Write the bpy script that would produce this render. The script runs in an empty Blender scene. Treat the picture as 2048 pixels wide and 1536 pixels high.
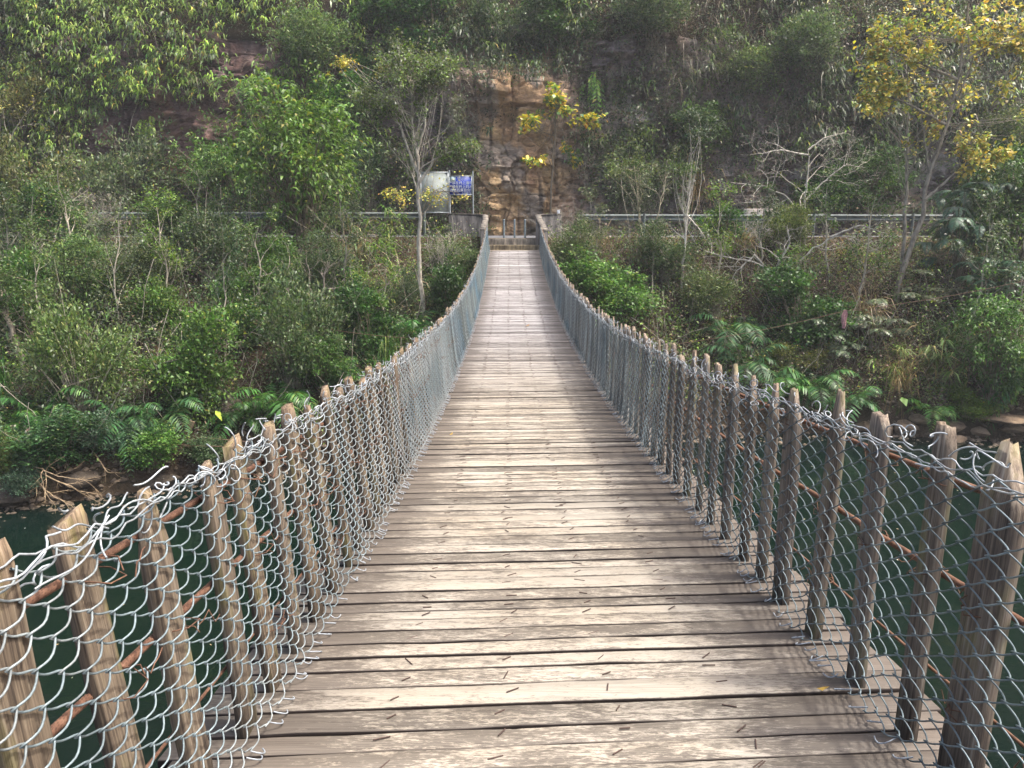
import bpy, math
import numpy as np
from mathutils import Vector

SC = bpy.context.scene
COL = SC.collection
R = math.radians
UP = np.array([0.0, 0.0, 1.0])

# ------------------------------------------------------------------ camera, sky, sun, exposure
F_PX, PITCH = 1540.0, R(11.67)
cam_d = bpy.data.cameras.new("camera")
cam_d.sensor_fit = 'HORIZONTAL'
cam_d.sensor_width = 36.0
cam_d.lens = 36.0 * F_PX / 2048.0
cam_d.clip_start = 0.05
cam_d.clip_end = 2000.0
cam = bpy.data.objects.new("camera", cam_d)
COL.objects.link(cam)
cam.location = (0, 0, 0)
cam.rotation_euler = (R(90) - PITCH, 0, 0)
SC.camera = cam

SUN_EL, SUN_AZ = R(62), R(90)          # azimuth measured from +Y towards +X
world = bpy.data.worlds.new("World")
SC.world = world
world.use_nodes = True
wn = world.node_tree.nodes
bg = wn["Background"]
sky = wn.new("ShaderNodeTexSky")
sky.sky_type = 'NISHITA'
sky.sun_disc = False
sky.sun_elevation = SUN_EL
sky.sun_rotation = SUN_AZ
sky.dust_density = 7.0
sky.air_density = 1.0
world.node_tree.links.new(sky.outputs[0], bg.inputs[0])
bg.inputs[1].default_value = 0.15

sun_d = bpy.data.lights.new("sun", 'SUN')
sun_d.energy = 2.0
sun_d.angle = R(3.0)
sun_d.color = (1.0, 0.955, 0.88)
sun = bpy.data.objects.new("sun", sun_d)
COL.objects.link(sun)
sd = Vector((math.cos(SUN_EL) * math.sin(SUN_AZ), math.cos(SUN_EL) * math.cos(SUN_AZ), math.sin(SUN_EL)))
sun.rotation_euler = sd.to_track_quat('Z', 'Y').to_euler()

SC.view_settings.view_transform = 'Standard'
SC.view_settings.look = 'None'
SC.view_settings.exposure = 1.5
SC.view_settings.gamma = 1.0
SC.cycles.use_denoising = True
SC.cycles.max_bounces = 6
SC.cycles.diffuse_bounces = 3
SC.cycles.glossy_bounces = 3
SC.cycles.transmission_bounces = 3

# ------------------------------------------------------------------ noise
def hsh(ix, iy, seed=0):
    n = (np.asarray(ix).astype(np.int64) * 374761393 + np.asarray(iy).astype(np.int64) * 668265263 + int(seed) * 1442695041) & 0xFFFFFFFF
    n = ((n ^ (n >> 13)) * 1274126177) & 0xFFFFFFFF
    n = n ^ (n >> 16)
    n = (n * 2246822519) & 0xFFFFFFFF
    n = n ^ (n >> 15)
    return n.astype(np.float64) / 4294967296.0

def vn(x, y, seed=0):
    x = np.asarray(x, float); y = np.asarray(y, float)
    ix = np.floor(x); iy = np.floor(y)
    fx = x - ix; fy = y - iy
    fx = fx * fx * (3 - 2 * fx); fy = fy * fy * (3 - 2 * fy)
    a = hsh(ix, iy, seed); b = hsh(ix + 1, iy, seed); c = hsh(ix, iy + 1, seed); d = hsh(ix + 1, iy + 1, seed)
    return (a * (1 - fx) + b * fx) * (1 - fy) + (c * (1 - fx) + d * fx) * fy

def fbm(x, y, seed=0, o=4):
    s = 0.0; a = 0.5; t = 0.0
    for i in range(o):
        s = s + a * vn(x, y, seed + i * 17); t += a
        x = np.asarray(x) * 2.03 + 3.1; y = np.asarray(y) * 2.03 + 1.7; a *= 0.5
    return s / t - 0.5

def sstep(a, b, x):
    t = np.clip((np.asarray(x, float) - a) / (b - a), 0, 1)
    return t * t * (3 - 2 * t)

def nrm(v):
    return v / np.maximum(np.linalg.norm(v, axis=-1, keepdims=True), 1e-9)

# ------------------------------------------------------------------ mesh helpers
class MB:
    """collects vertices, faces (quads / triangles) and a per-vertex colour"""
    def __init__(self):
        self.v, self.q, self.t, self.c, self.n = [], [], [], [], 0

    def add(self, v, q=None, t=None, c=None):
        v = np.asarray(v, float).reshape(-1, 3)
        if q is not None and len(q):
            self.q.append(np.asarray(q, np.int64).reshape(-1, 4) + self.n)
        if t is not None and len(t):
            self.t.append(np.asarray(t, np.int64).reshape(-1, 3) + self.n)
        if c is None:
            c = np.ones((len(v), 3))
        c = np.asarray(c, float)
        if c.ndim == 1:
            c = np.broadcast_to(c, (len(v), 3))
        self.v.append(v); self.c.append(c); self.n += len(v)
        return self

    def box(self, c, s, rz=0.0, col=None):
        x, y, z = np.asarray(s) / 2
        p = np.array([[-x, -y, -z], [x, -y, -z], [x, y, -z], [-x, y, -z], [-x, -y, z], [x, -y, z], [x, y, z], [-x, y, z]])
        ca, sa = math.cos(rz), math.sin(rz)
        p = np.c_[p[:, 0] * ca - p[:, 1] * sa, p[:, 0] * sa + p[:, 1] * ca, p[:, 2]] + np.asarray(c)
        return self.add(p, [[0, 3, 2, 1], [4, 5, 6, 7], [0, 1, 5, 4], [1, 2, 6, 5], [2, 3, 7, 6], [3, 0, 4, 7]], None, col)

    def build(self, name, mat, parent=None, smooth=False, bevel=0.0):
        me = bpy.data.meshes.new(name)
        V = np.concatenate(self.v) if self.v else np.zeros((0, 3))
        C = np.concatenate(self.c) if self.c else np.zeros((0, 3))
        Q = np.concatenate(self.q) if self.q else np.zeros((0, 4), np.int64)
        T = np.concatenate(self.t) if self.t else np.zeros((0, 3), np.int64)
        me.vertices.add(len(V)); me.vertices.foreach_set("co", V.astype(np.float32).ravel())
        nl = Q.size + T.size
        me.loops.add(nl)
        me.loops.foreach_set("vertex_index", np.concatenate([Q.ravel(), T.ravel()]).astype(np.int32))
        npoly = len(Q) + len(T)
        me.polygons.add(npoly)
        ls = np.concatenate([np.arange(len(Q)) * 4, Q.size + np.arange(len(T)) * 3]).astype(np.int32)
        me.polygons.foreach_set("loop_start", ls)
        if smooth:
            me.polygons.foreach_set("use_smooth", np.ones(npoly, bool))
        at = me.color_attributes.new("Col", 'FLOAT_COLOR', 'POINT')
        at.data.foreach_set("color", np.c_[C, np.ones(len(C))].astype(np.float32).ravel())
        me.update(calc_edges=True)
        me.validate()
        me.materials.append(mat)
        o = bpy.data.objects.new(name, me)
        COL.objects.link(o)
        if parent is not None:
            o.parent = parent
        if bevel:
            m = o.modifiers.new("bevel", 'BEVEL'); m.width = bevel; m.segments = 2; m.limit_method = 'ANGLE'
        return o

def tag(o, label=None, cat=None, group=None, kind=None):
    if label: o["label"] = label
    if cat: o["category"] = cat
    if group: o["group"] = group
    if kind: o["kind"] = kind
    return o

def empty(name, loc=(0, 0, 0), rz=0.0):
    o = bpy.data.objects.new(name, None)
    o.empty_display_size = 0.1
    o.location = loc; o.rotation_euler = (0, 0, rz)
    COL.objects.link(o)
    return o

def copy_tree(root):
    r = root.copy(); COL.objects.link(r)
    for ch in root.children:
        c = ch.copy(); COL.objects.link(c); c.parent = r
        for g in ch.children:
            d = g.copy(); COL.objects.link(d); d.parent = c
    return r

def tubes(P, rad, sides=5, closed=True):
    """P (n,K,3) polylines, rad scalar / (n,) / (n,K); returns verts and quads of all the tubes"""
    P = np.asarray(P, float)
    n, K, _ = P.shape
    T = np.empty_like(P)
    T[:, 1:-1] = P[:, 2:] - P[:, :-2]; T[:, 0] = P[:, 1] - P[:, 0]; T[:, -1] = P[:, -1] - P[:, -2]
    T = nrm(T)
    A = np.empty_like(P)
    ref = np.where(np.abs(T[:, 0, 2:3]) > 0.9, np.array([[1.0, 0, 0]]), UP[None])
    a = nrm(np.cross(T[:, 0], ref)); A[:, 0] = a
    for k in range(1, K):
        a = a - (a * T[:, k]).sum(-1, keepdims=True) * T[:, k]
        a = nrm(a); A[:, k] = a
    B = np.cross(T, A)
    rad = np.asarray(rad, float)
    if rad.ndim == 0: rad = np.full((n, K), float(rad))
    elif rad.ndim == 1: rad = np.repeat(rad[:, None], K, 1)
    th = np.arange(sides) * 2 * np.pi / sides
    V = P[:, :, None] + rad[:, :, None, None] * (np.cos(th)[None, None, :, None] * A[:, :, None] + np.sin(th)[None, None, :, None] * B[:, :, None])
    idx = np.arange(n * K * sides).reshape(n, K, sides)
    a0 = idx[:, :-1]; b0 = idx[:, 1:]
    a1 = np.roll(a0, -1, 2); b1 = np.roll(b0, -1, 2)
    Q = np.stack([a0, a1, b1, b0], -1).reshape(-1, 4)
    return V.reshape(-1, 3), Q

def leaves(P, D, N, L, W, droop=0.4, mid=0.45):
    """leaf blades: two triangles each, bent at the middle"""
    D = nrm(D); n = len(P)
    S = nrm(np.cross(D, N))
    L = np.broadcast_to(np.asarray(L, float), (n,))[:, None]; W = np.broadcast_to(np.asarray(W, float), (n,))[:, None]
    dr = np.broadcast_to(np.asarray(droop, float), (n,))[:, None]
    M = P + D * L * mid
    D2 = nrm(D - dr * UP)
    V = np.stack([P, M + S * W / 2, M - S * W / 2, M + D2 * L * (1 - mid)], 1)
    i = np.arange(n)[:, None] * 4
    T = np.concatenate([i + np.array([[0, 2, 1]]), i + np.array([[1, 2, 3]])], 0)
    return V.reshape(-1, 3), T

def rdir(rng, n):
    return nrm(rng.normal(size=(n, 3)))

LIGHT = 1.10
def leafcol(rng, n, pal, var=0.3):
    """per-leaf colours picked from a palette [(weight, rgb)], varied in brightness, repeated for 4 vertices"""
    w = np.array([p[0] for p in pal], float); w /= w.sum()
    c = np.array([p[1] for p in pal])[rng.choice(len(pal), n, p=w)]
    c = LIGHT * c * (1 + var * rng.uniform(-1, 1, (n, 1))) * (1 + 0.08 * rng.normal(size=(n, 3)))
    return np.repeat(np.clip(c, 0.003, 0.9), 4, 0)

# ------------------------------------------------------------------ shader helpers
class NT:
    def __init__(self, name):
        self.m = bpy.data.materials.new(name); self.m.use_nodes = True
        self.t = self.m.node_tree; self.n = self.t.nodes
        self.p = self.n["Principled BSDF"]; self.out = self.n["Material Output"]

    def new(self, k, **kw):
        n = self.n.new(k)
        for a, b in kw.items(): setattr(n, a, b)
        return n

    def link(self, a, b): self.t.links.new(a, b)

    def attr(self, name="Col"):
        return self.new("ShaderNodeAttribute", attribute_name=name).outputs["Color"]

    def pos(self): return self.new("ShaderNodeNewGeometry").outputs["Position"]
    def obj(self): return self.new("ShaderNodeTexCoord").outputs["Object"]

    def mapping(self, vec, scale=(1, 1, 1), loc=(0, 0, 0)):
        n = self.new("ShaderNodeMapping"); self.link(vec, n.inputs[0])
        n.inputs["Scale"].default_value = scale; n.inputs["Location"].default_value = loc
        return n.outputs[0]

    def noise(self, vec, scale=5, detail=4, rough=0.55, dist=0.0):
        n = self.new("ShaderNodeTexNoise"); self.link(vec, n.inputs["Vector"])
        n.inputs["Scale"].default_value = scale; n.inputs["Detail"].default_value = detail
        n.inputs["Roughness"].default_value = rough; n.inputs["Distortion"].default_value = dist
        return n.outputs["Fac"]

    def ramp(self, fac, stops):
        n = self.new("ShaderNodeValToRGB"); self.link(fac, n.inputs[0])
        e = n.color_ramp.elements
        while len(e) < len(stops): e.new(0.5)
        for i, (p, c) in enumerate(stops):
            e[i].position = p
            e[i].color = (*c, 1) if not isinstance(c, (int, float)) else (c, c, c, 1)
        return n.outputs[0]

    def mix(self, fac, a, b, mode='MIX'):
        n = self.new("ShaderNodeMix", data_type='RGBA', blend_type=mode)
        for s, v in ((n.inputs[0], fac), (n.inputs[6], a), (n.inputs[7], b)):
            if isinstance(v, (int, float)): s.default_value = v
            elif isinstance(v, tuple): s.default_value = (*v, 1)
            else: self.link(v, s)
        return n.outputs[2]

    def math(self, op, a, b=0.0, clamp=False):
        n = self.new("ShaderNodeMath", operation=op); n.use_clamp = clamp
        for s, v in ((n.inputs[0], a), (n.inputs[1], b)):
            if isinstance(v, (int, float)): s.default_value = v
            else: self.link(v, s)
        return n.outputs[0]

    def bump(self, h, strength=0.3, dist=0.01):
        n = self.new("ShaderNodeBump"); self.link(h, n.inputs["Height"])
        n.inputs["Strength"].default_value = strength; n.inputs["Distance"].default_value = dist
        self.link(n.outputs[0], self.p.inputs["Normal"])

    def set(self, base=None, rough=0.7, spec=0.3, metal=0.0):
        if base is not None:
            if isinstance(base, tuple): self.p.inputs["Base Color"].default_value = (*base, 1)
            else: self.link(base, self.p.inputs["Base Color"])
        if isinstance(rough, (int, float)): self.p.inputs["Roughness"].default_value = rough
        else: self.link(rough, self.p.inputs["Roughness"])
        self.p.inputs["Specular IOR Level"].default_value = spec
        self.p.inputs["Metallic"].default_value = metal
        return self.m

MAT = {}
def m_leaf():
    s = NT("leaf")
    oc = s.new("ShaderNodeObjectInfo").outputs["Color"]
    c = s.mix(1.0, s.attr(), oc, 'MULTIPLY')
    m = s.set(c, 0.42, 0.35)
    tr = s.new("ShaderNodeBsdfTranslucent")
    s.link(s.mix(1.0, c, (1.25, 1.35, 0.7), 'MULTIPLY'), tr.inputs[0])
    mx = s.new("ShaderNodeMixShader"); mx.inputs[0].default_value = 0.28
    s.link(s.p.outputs[0], mx.inputs[1]); s.link(tr.outputs[0], mx.inputs[2]); s.link(mx.outputs[0], s.out.inputs[0])
    return m
def m_bark():
    s = NT("bark")
    oc = s.new("ShaderNodeObjectInfo").outputs["Color"]
    n = s.noise(s.mapping(s.pos(), (9, 9, 4)), 1.0, 5, 0.65)
    c = s.mix(1.0, s.mix(1.0, s.ramp(n, [(0.3, (0.30, 0.27, 0.23)), (0.5, (0.75, 0.72, 0.66)), (0.7, (1.1, 1.08, 1.0))]), s.attr(), 'MULTIPLY'), oc, 'MULTIPLY')
    s.bump(n, 0.4, 0.02)
    return s.set(c, 0.85, 0.15)
def m_soil():
    s = NT("soil")
    n = s.noise(s.pos(), 0.9, 8, 0.7); n2 = s.noise(s.pos(), 14, 5, 0.7)
    c = s.mix(s.ramp(n2, [(0.35, 0.0), (0.7, 1.0)]), s.ramp(n, [(0.3, (0.018, 0.014, 0.010)), (0.5, (0.040, 0.029, 0.020)), (0.7, (0.034, 0.034, 0.015))]), (0.085, 0.06, 0.038))
    s.bump(n2, 0.9, 0.08)
    return s.set(c, 0.95, 0.1)
def m_rock():
    s = NT("rock")
    n = s.noise(s.mapping(s.pos(), (2.2, 2.2, 5)), 1.4, 8, 0.72)
    n2 = s.noise(s.mapping(s.pos(), (3, 3, 3)), 4.0, 6, 0.7)
    c = s.mix(1.0, s.attr(), s.ramp(n, [(0.28, (0.45, 0.40, 0.38)), (0.5, (1.0, 0.98, 0.96)), (0.72, (1.5, 1.45, 1.38))]), 'MULTIPLY')
    c = s.mix(s.ramp(n2, [(0.62, 0.0), (0.72, 0.5)]), c, (0.30, 0.29, 0.28))
    s.bump(s.math('ADD', n, n2), 0.9, 0.12)
    return s.set(c, 0.88, 0.2)
def m_deck():
    s = NT("deck wood")
    p = s.pos(); a = s.attr()
    sep = s.new("ShaderNodeSeparateColor"); s.link(a, sep.inputs[0])
    rnd, edge2, grey = sep.outputs
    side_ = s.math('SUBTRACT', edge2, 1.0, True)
    edge = s.math('MINIMUM', edge2, 1.0)
    cx = s.new("ShaderNodeSeparateXYZ"); s.link(p, cx.inputs[0])
    cb = s.new("ShaderNodeCombineXYZ")
    s.link(cx.outputs[0], cb.inputs[0]); s.link(cx.outputs[1], cb.inputs[1]); s.link(s.math('MULTIPLY', rnd, 61.0), cb.inputs[2])
    v = cb.outputs[0]
    grain = s.noise(s.mapping(v, (3.5, 230, 1)), 1.0, 3, 0.65, 0.3)
    patch = s.noise(s.mapping(v, (5.0, 17, 1)), 1.0, 5, 0.7, 0.6)
    speck = s.noise(s.mapping(v, (34, 150, 1)), 1.0, 5, 0.8, 0.2)
    speck2 = s.noise(s.mapping(v, (16, 70, 1)), 1.0, 4, 0.75, 0.4)
    broad = s.noise(s.mapping(p, (1.3, 1.9, 1)), 1.0, 3, 0.6)
    # how much dirt and old stain is left in the grain
    cover = s.math('ADD', s.math('MULTIPLY', patch, 0.50), s.math('MULTIPLY', broad, 0.26))
    cover = s.math('ADD', cover, s.math('MULTIPLY', edge, 0.17))
    cover = s.math('ADD', cover, s.math('MULTIPLY', s.math('SUBTRACT', rnd, 0.5), 0.14))
    d1 = s.math('ADD', s.math('MULTIPLY', speck, 0.62), s.math('MULTIPLY', speck2, 0.32))
    d1 = s.math('ADD', d1, s.math('MULTIPLY', grain, 0.30))
    rr = s.new("ShaderNodeMapRange"); s.link(s.math('ADD', d1, cover), rr.inputs[0])
    rr.inputs[1].default_value = 0.965; rr.inputs[2].default_value = 1.07; rr.inputs[3].default_value = 0.0; rr.inputs[4].default_value = 0.90
    dirt = rr.outputs[0]
    warm = s.mix(s.ramp(grain, [(0.38, 0.0), (0.62, 1.0)]), (0.235, 0.209, 0.171), (0.362, 0.334, 0.283))
    warm = s.mix(s.ramp(broad, [(0.35, 0.0), (0.7, 0.6)]), warm, (0.33, 0.278, 0.205))
    dk = s.mix(s.ramp(grain, [(0.36, 0.0), (0.64, 1.0)]), (0.043, 0.036, 0.030), (0.115, 0.099, 0.081))
    warm = s.mix(dirt, warm, dk)
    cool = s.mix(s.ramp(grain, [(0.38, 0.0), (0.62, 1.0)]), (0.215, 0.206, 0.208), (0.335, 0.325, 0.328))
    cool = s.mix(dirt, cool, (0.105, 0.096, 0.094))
    c = s.mix(grey, warm, cool)  # cooler light on the far slope painted as greyer boards
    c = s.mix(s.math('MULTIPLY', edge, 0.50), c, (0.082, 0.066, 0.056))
    tone = s.math('ADD', 0.80, s.math('MULTIPLY', s.math('FRACT', s.math('MULTIPLY', rnd, 7.31)), 0.36))
    tc = s.new("ShaderNodeCombineColor")
    for i_ in range(3): s.link(tone, tc.inputs[i_])
    c = s.mix(1.0, c, tc.outputs[0], 'MULTIPLY')
    c = s.mix(side_, c, (0.018, 0.013, 0.011))  # board sides: dirt plus the shade of the gaps put into the colour
    s.bump(s.math('ADD', s.math('MULTIPLY', grain, 0.7), s.math('MULTIPLY', speck2, 0.6)), 0.7, 0.004)
    return s.set(c, 0.62, 0.25)
def m_post():
    s = NT("post wood")
    o = s.obj(); rn = s.new("ShaderNodeObjectInfo").outputs["Random"]
    cb = s.new("ShaderNodeVectorMath", operation='ADD'); s.link(o, cb.inputs[0])
    cc = s.new("ShaderNodeCombineXYZ"); s.link(s.math('MULTIPLY', rn, 37.0), cc.inputs[2]); s.link(s.math('MULTIPLY', rn, 11.0), cc.inputs[0])
    s.link(cc.outputs[0], cb.inputs[1]); v = cb.outputs[0]
    grain = s.noise(s.mapping(v, (95, 95, 2.2)), 1.0, 5, 0.72, 0.3)
    blot = s.noise(s.mapping(v, (14, 14, 3.5)), 1.0, 4, 0.6)
    c = s.ramp(s.math('ADD', s.math('MULTIPLY', grain, 0.75), s.math('MULTIPLY', blot, 0.3)), [(0.36, (0.04, 0.03, 0.024)), (0.46, (0.15, 0.112, 0.082)), (0.56, (0.31, 0.24, 0.17)), (0.68, (0.50, 0.43, 0.34))])
    c = s.mix(s.ramp(blot, [(0.54, 0.0), (0.68, 0.6)]), c, (0.24, 0.225, 0.07))
    c = s.mix(s.math('MULTIPLY', rn, 0.45), c, s.mix(0.5, c, (0.17, 0.16, 0.155)))
    c = s.mix(1.0, c, s.new("ShaderNodeObjectInfo").outputs["Color"], 'MULTIPLY')
    c = s.mix(1.0, c, s.attr(), 'MULTIPLY')
    s.bump(grain, 0.7, 0.006)
    return s.set(c, 0.8, 0.2)
def m_wire():
    s = NT("wire")
    n = s.noise(s.pos(), 60, 2, 0.5)
    c = s.mix(1.0, s.attr(), s.ramp(n, [(0.3, (0.7, 0.7, 0.7)), (0.7, (1.15, 1.15, 1.15))]), 'MULTIPLY')
    return s.set(c, 0.45, 0.4, 0.15)
def m_rust():
    s = NT("rusty steel")
    n = s.noise(s.pos(), 45, 4, 0.7)
    return s.set(s.mix(1.0, s.ramp(n, [(0.3, (0.06, 0.030, 0.021)), (0.55, (0.13, 0.067, 0.042)), (0.75, (0.21, 0.122, 0.08))]), s.attr(), 'MULTIPLY'), 0.8, 0.25)
def m_conc():
    s = NT("concrete")
    n = s.noise(s.mapping(s.pos(), (5, 5, 1.2)), 1.0, 6, 0.7); n2 = s.noise(s.pos(), 25, 4, 0.6)
    c = s.mix(1.0, s.ramp(n, [(0.35, (0.06, 0.055, 0.055)), (0.5, (0.16, 0.15, 0.14)), (0.68, (0.36, 0.33, 0.29))]), s.attr(), 'MULTIPLY')
    s.bump(n2, 0.4, 0.01)
    return s.set(c, 0.9, 0.2)
def m_asph():
    s = NT("asphalt")
    n = s.noise(s.pos(), 30, 4, 0.7)
    return s.set(s.ramp(n, [(0.3, (0.07, 0.07, 0.075)), (0.7, (0.16, 0.16, 0.165))]), 0.9, 0.2)
def m_water():
    s = NT("water")
    n = s.noise(s.mapping(s.pos(), (1.3, 2.2, 1)), 1.6, 4, 0.6, 0.3)
    s.set((0.0022, 0.0075, 0.0055), 0.03, 0.5)
    s.p.inputs["IOR"].default_value = 1.33
    s.bump(n, 0.12, 0.05)
    return s.m
def m_plain(name, c, rough=0.6, metal=0.0, var=0.25, scale=8, spec=0.3):
    s = NT(name)
    n = s.noise(s.pos(), scale, 5, 0.65)
    lo = tuple(v * (1 - var) for v in c); hi = tuple(min(v * (1 + var), 0.95) for v in c)
    return s.set(s.ramp(n, [(0.3, lo), (0.7, hi)]), rough, spec, metal)
MAT['leaf'] = m_leaf(); MAT['bark'] = m_bark(); MAT['soil'] = m_soil(); MAT['rock'] = m_rock(); MAT['deck'] = m_deck()
MAT['post'] = m_post(); MAT['wire'] = m_wire(); MAT['rust'] = m_rust(); MAT['conc'] = m_conc(); MAT['asph'] = m_asph(); MAT['water'] = m_water()
MAT['nail'] = m_plain("nail steel", (0.075, 0.05, 0.042), 0.7, 0.3)
MAT['galv'] = m_plain("galvanised steel", (0.33, 0.36, 0.37), 0.5, 0.3, 0.25, 5)
MAT['rail'] = m_plain("rail steel", (0.12, 0.14, 0.135), 0.75, 0.1, 0.35, 2.5)
MAT['steelpost'] = m_plain("grey paint", (0.19, 0.23, 0.24), 0.5, 0.2, 0.3, 12)
MAT['board'] = m_plain("faded board", (0.30, 0.325, 0.30), 0.7, 0, 0.25, 3)
MAT['blue'] = m_plain("blue enamel", (0.02, 0.05, 0.34), 0.45, 0, 0.12, 4)
MAT['white'] = m_plain("white lettering", (0.75, 0.77, 0.8), 0.6, 0, 0.06, 4)
MAT['sticker'] = m_plain("pale sticker", (0.55, 0.68, 0.72), 0.6, 0, 0.08, 4)
MAT['pink'] = m_plain("pink cloth", (0.42, 0.22, 0.21), 0.8, 0, 0.3, 20)
MAT['rope'] = m_plain("brown cord", (0.16, 0.10, 0.07), 0.9)
MAT['block'] = m_plain("pale block", (0.42, 0.37, 0.33), 0.9, 0, 0.2, 6)

# ------------------------------------------------------------------ layout functions (eye at the origin, water 7.4 m below)
WATER = -7.4
ROAD = -0.55
def deckz(y):
    y = np.asarray(y, float)
    return np.where(y < 13.8, -2.25 + 0.0047 * (y - 13.8) ** 2, -2.25 + 0.00377 * (y - 13.8) ** 2)
def axis_x(y): return 0.215 - 0.0035 * (np.asarray(y, float) - 2)
DECK_END = 31.8

def shore_y(x):
    x = np.asarray(x, float)
    y = np.interp(x, [-60, -30, -13, -8, 0, 6, 12, 17, 30, 60], [12, 16, 19.7, 22.2, 25.0, 26.6, 27.3, 26.1, 25.5, 26])
    return y + 0.9 * fbm(x * 0.35, x * 0 + 4, 5, 3)
EDGE = 34.0                                 # river-side edge of the road bench
def bank_z(x, y):
    x = np.asarray(x, float); y = np.asarray(y, float)
    sy = shore_y(x)
    u = (y - sy) / (EDGE - sy)
    up = np.clip(u, 0, 1)
    prof = 0.10 * sstep(0, 0.05, up) + 0.90 * up ** 0.92
    z = WATER + 6.85 * prof + np.where(u < 0, (y - sy) * 0.55, 0)
    amp = np.sin(np.pi * np.clip(up, 0, 1)) * 0.9 + 0.12 * (u < 0.9)
    z = z + amp * fbm(x * 0.45, y * 0.45, 9, 5) + 0.10 * fbm(x * 2.5, y * 2.5, 19, 3) * (u < 0.97)
    z = np.where(y > EDGE - 0.05, ROAD + 0.03 + 0.05 * fbm(x * 1.5, y * 1.5, 23, 3), z)
    z = np.where((np.abs(x - 0.05) < 1.15) & (y > EDGE - 0.5), ROAD - 0.3, z)
    return np.maximum(z, -10.5)

def cliff_top(x): return 7.6 + 3.0 * fbm(np.asarray(x, float) * 0.12, np.asarray(x) * 0, 31, 3)
def cliff_y(x, z):
    x = np.asarray(x, float); z = np.asarray(z, float)
    zt = cliff_top(x)
    low = np.minimum(z, zt)
    y = 42.2 + 0.13 * (low - ROAD) + 0.60 * np.maximum(z - zt, 0)
    y = y + 2.6 * fbm(x * 0.11, z * 0.16, 41, 4) + 0.5 * fbm(x * 0.7, z * 0.9, 43, 3)
    y = y - 1.2 * sstep(-26, -10, -np.abs(x + 1)) * 0 
    return y

def pix_dir(px, py):
    u = (px - 1024) / F_PX; v = (768 - py) / F_PX
    return np.array([u, math.cos(PITCH) + v * math.sin(PITCH), -math.sin(PITCH) + v * math.cos(PITCH)])
def pix_at(px, py, Y):
    d = pix_dir(px, py); return d * (Y / d[1])
def hit(px, py):
    """where the sight line through a pixel of the photograph meets the ground, road or cliff"""
    d = pix_dir(px, py); d = d / d[1]
    ys = np.arange(14, 75, 0.05)
    P = ys[:, None] * d[None]
    zb = np.where(ys < EDGE, bank_z(P[:, 0], ys), ROAD)
    ok = np.where(ys < 41.0, P[:, 2] <= zb, ys >= cliff_y(P[:, 0], P[:, 2]))
    i = np.argmax(ok)
    p = P[i].copy()
    if ys[i] < EDGE: p[2] = max(p[2], WATER)
    return p

# ------------------------------------------------------------------ water, ground, road, cliff, hill
def grid(xs, ys, zf, name, mat, colf=None, smooth=True):
    X, Y = np.meshgrid(xs, ys, indexing='ij')
    Z = zf(X, Y)
    V = np.stack([X, Y, Z], -1).reshape(-1, 3)
    nx, ny = X.shape
    i = np.arange(nx * ny).reshape(nx, ny)
    Q = np.stack([i[:-1, :-1], i[1:, :-1], i[1:, 1:], i[:-1, 1:]], -1).reshape(-1, 4)
    mb = MB(); mb.add(V, Q, None, colf(X, Y).reshape(-1, 3) if colf else None)
    return mb.build(name, mat, None, smooth)

w = MB(); s_ = 400.0
w.add([[-s_, -s_, WATER], [s_, -s_, WATER], [s_, 60, WATER], [-s_, 60, WATER]], [[0, 1, 2, 3]])
tag(w.build("water", MAT['water']), kind="structure")
xs = np.concatenate([np.linspace(-90, -30, 60), np.arange(-29.8, 30, 0.16), np.linspace(30, 90, 60)])
tag(grid(xs, np.arange(10, EDGE + 1.45, 0.16), bank_z, "ground", MAT['soil']), kind="structure")
# the near bank, behind the camera, so the river has two sides
tag(grid(np.linspace(-90, 90, 120), np.linspace(-60, -1.8, 50),
         lambda X, Y: np.where(Y > -2.6, -10.0, -2.2 + 0.02 * (-Y) + 1.5 * fbm(X * 0.1, Y * 0.1, 77, 3)), "near_ground", MAT['soil']), kind="structure")
w = MB(); w.add([[-90, EDGE - 0.05, ROAD], [90, EDGE - 0.05, ROAD], [90, 46, ROAD], [-90, 46, ROAD]], [[0, 1, 2, 3]])
tag(w.build("road", MAT['asph']), kind="structure")

rs = np.random.default_rng(3)
def cells(u, v, seed):
    """irregular cells: id hash, offset from the cell's own point, distance to its border"""
    iu, iv = np.floor(u), np.floor(v)
    b1 = np.full(u.shape, 9.0); b2 = b1.copy(); du = b1 * 0; dv = b1 * 0; idh = b1 * 0
    for a in (-1, 0, 1):
        for b in (-1, 0, 1):
            cu, cv = iu + a, iv + b
            pu = cu + 0.15 + 0.7 * hsh(cu, cv, seed); pv = cv + 0.15 + 0.7 * hsh(cu, cv, seed + 1)
            d = np.maximum(np.abs(u - pu), np.abs(v - pv)) * 0.7 + 0.3 * np.hypot(u - pu, v - pv)
            near = d < b1
            b2 = np.where(near, b1, np.minimum(b2, d))
            du = np.where(near, u - pu, du); dv = np.where(near, v - pv, dv); idh = np.where(near, hsh(cu, cv, seed + 2), idh)
            b1 = np.where(near, d, b1)
    return idh, du, dv, b2 - b1
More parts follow.
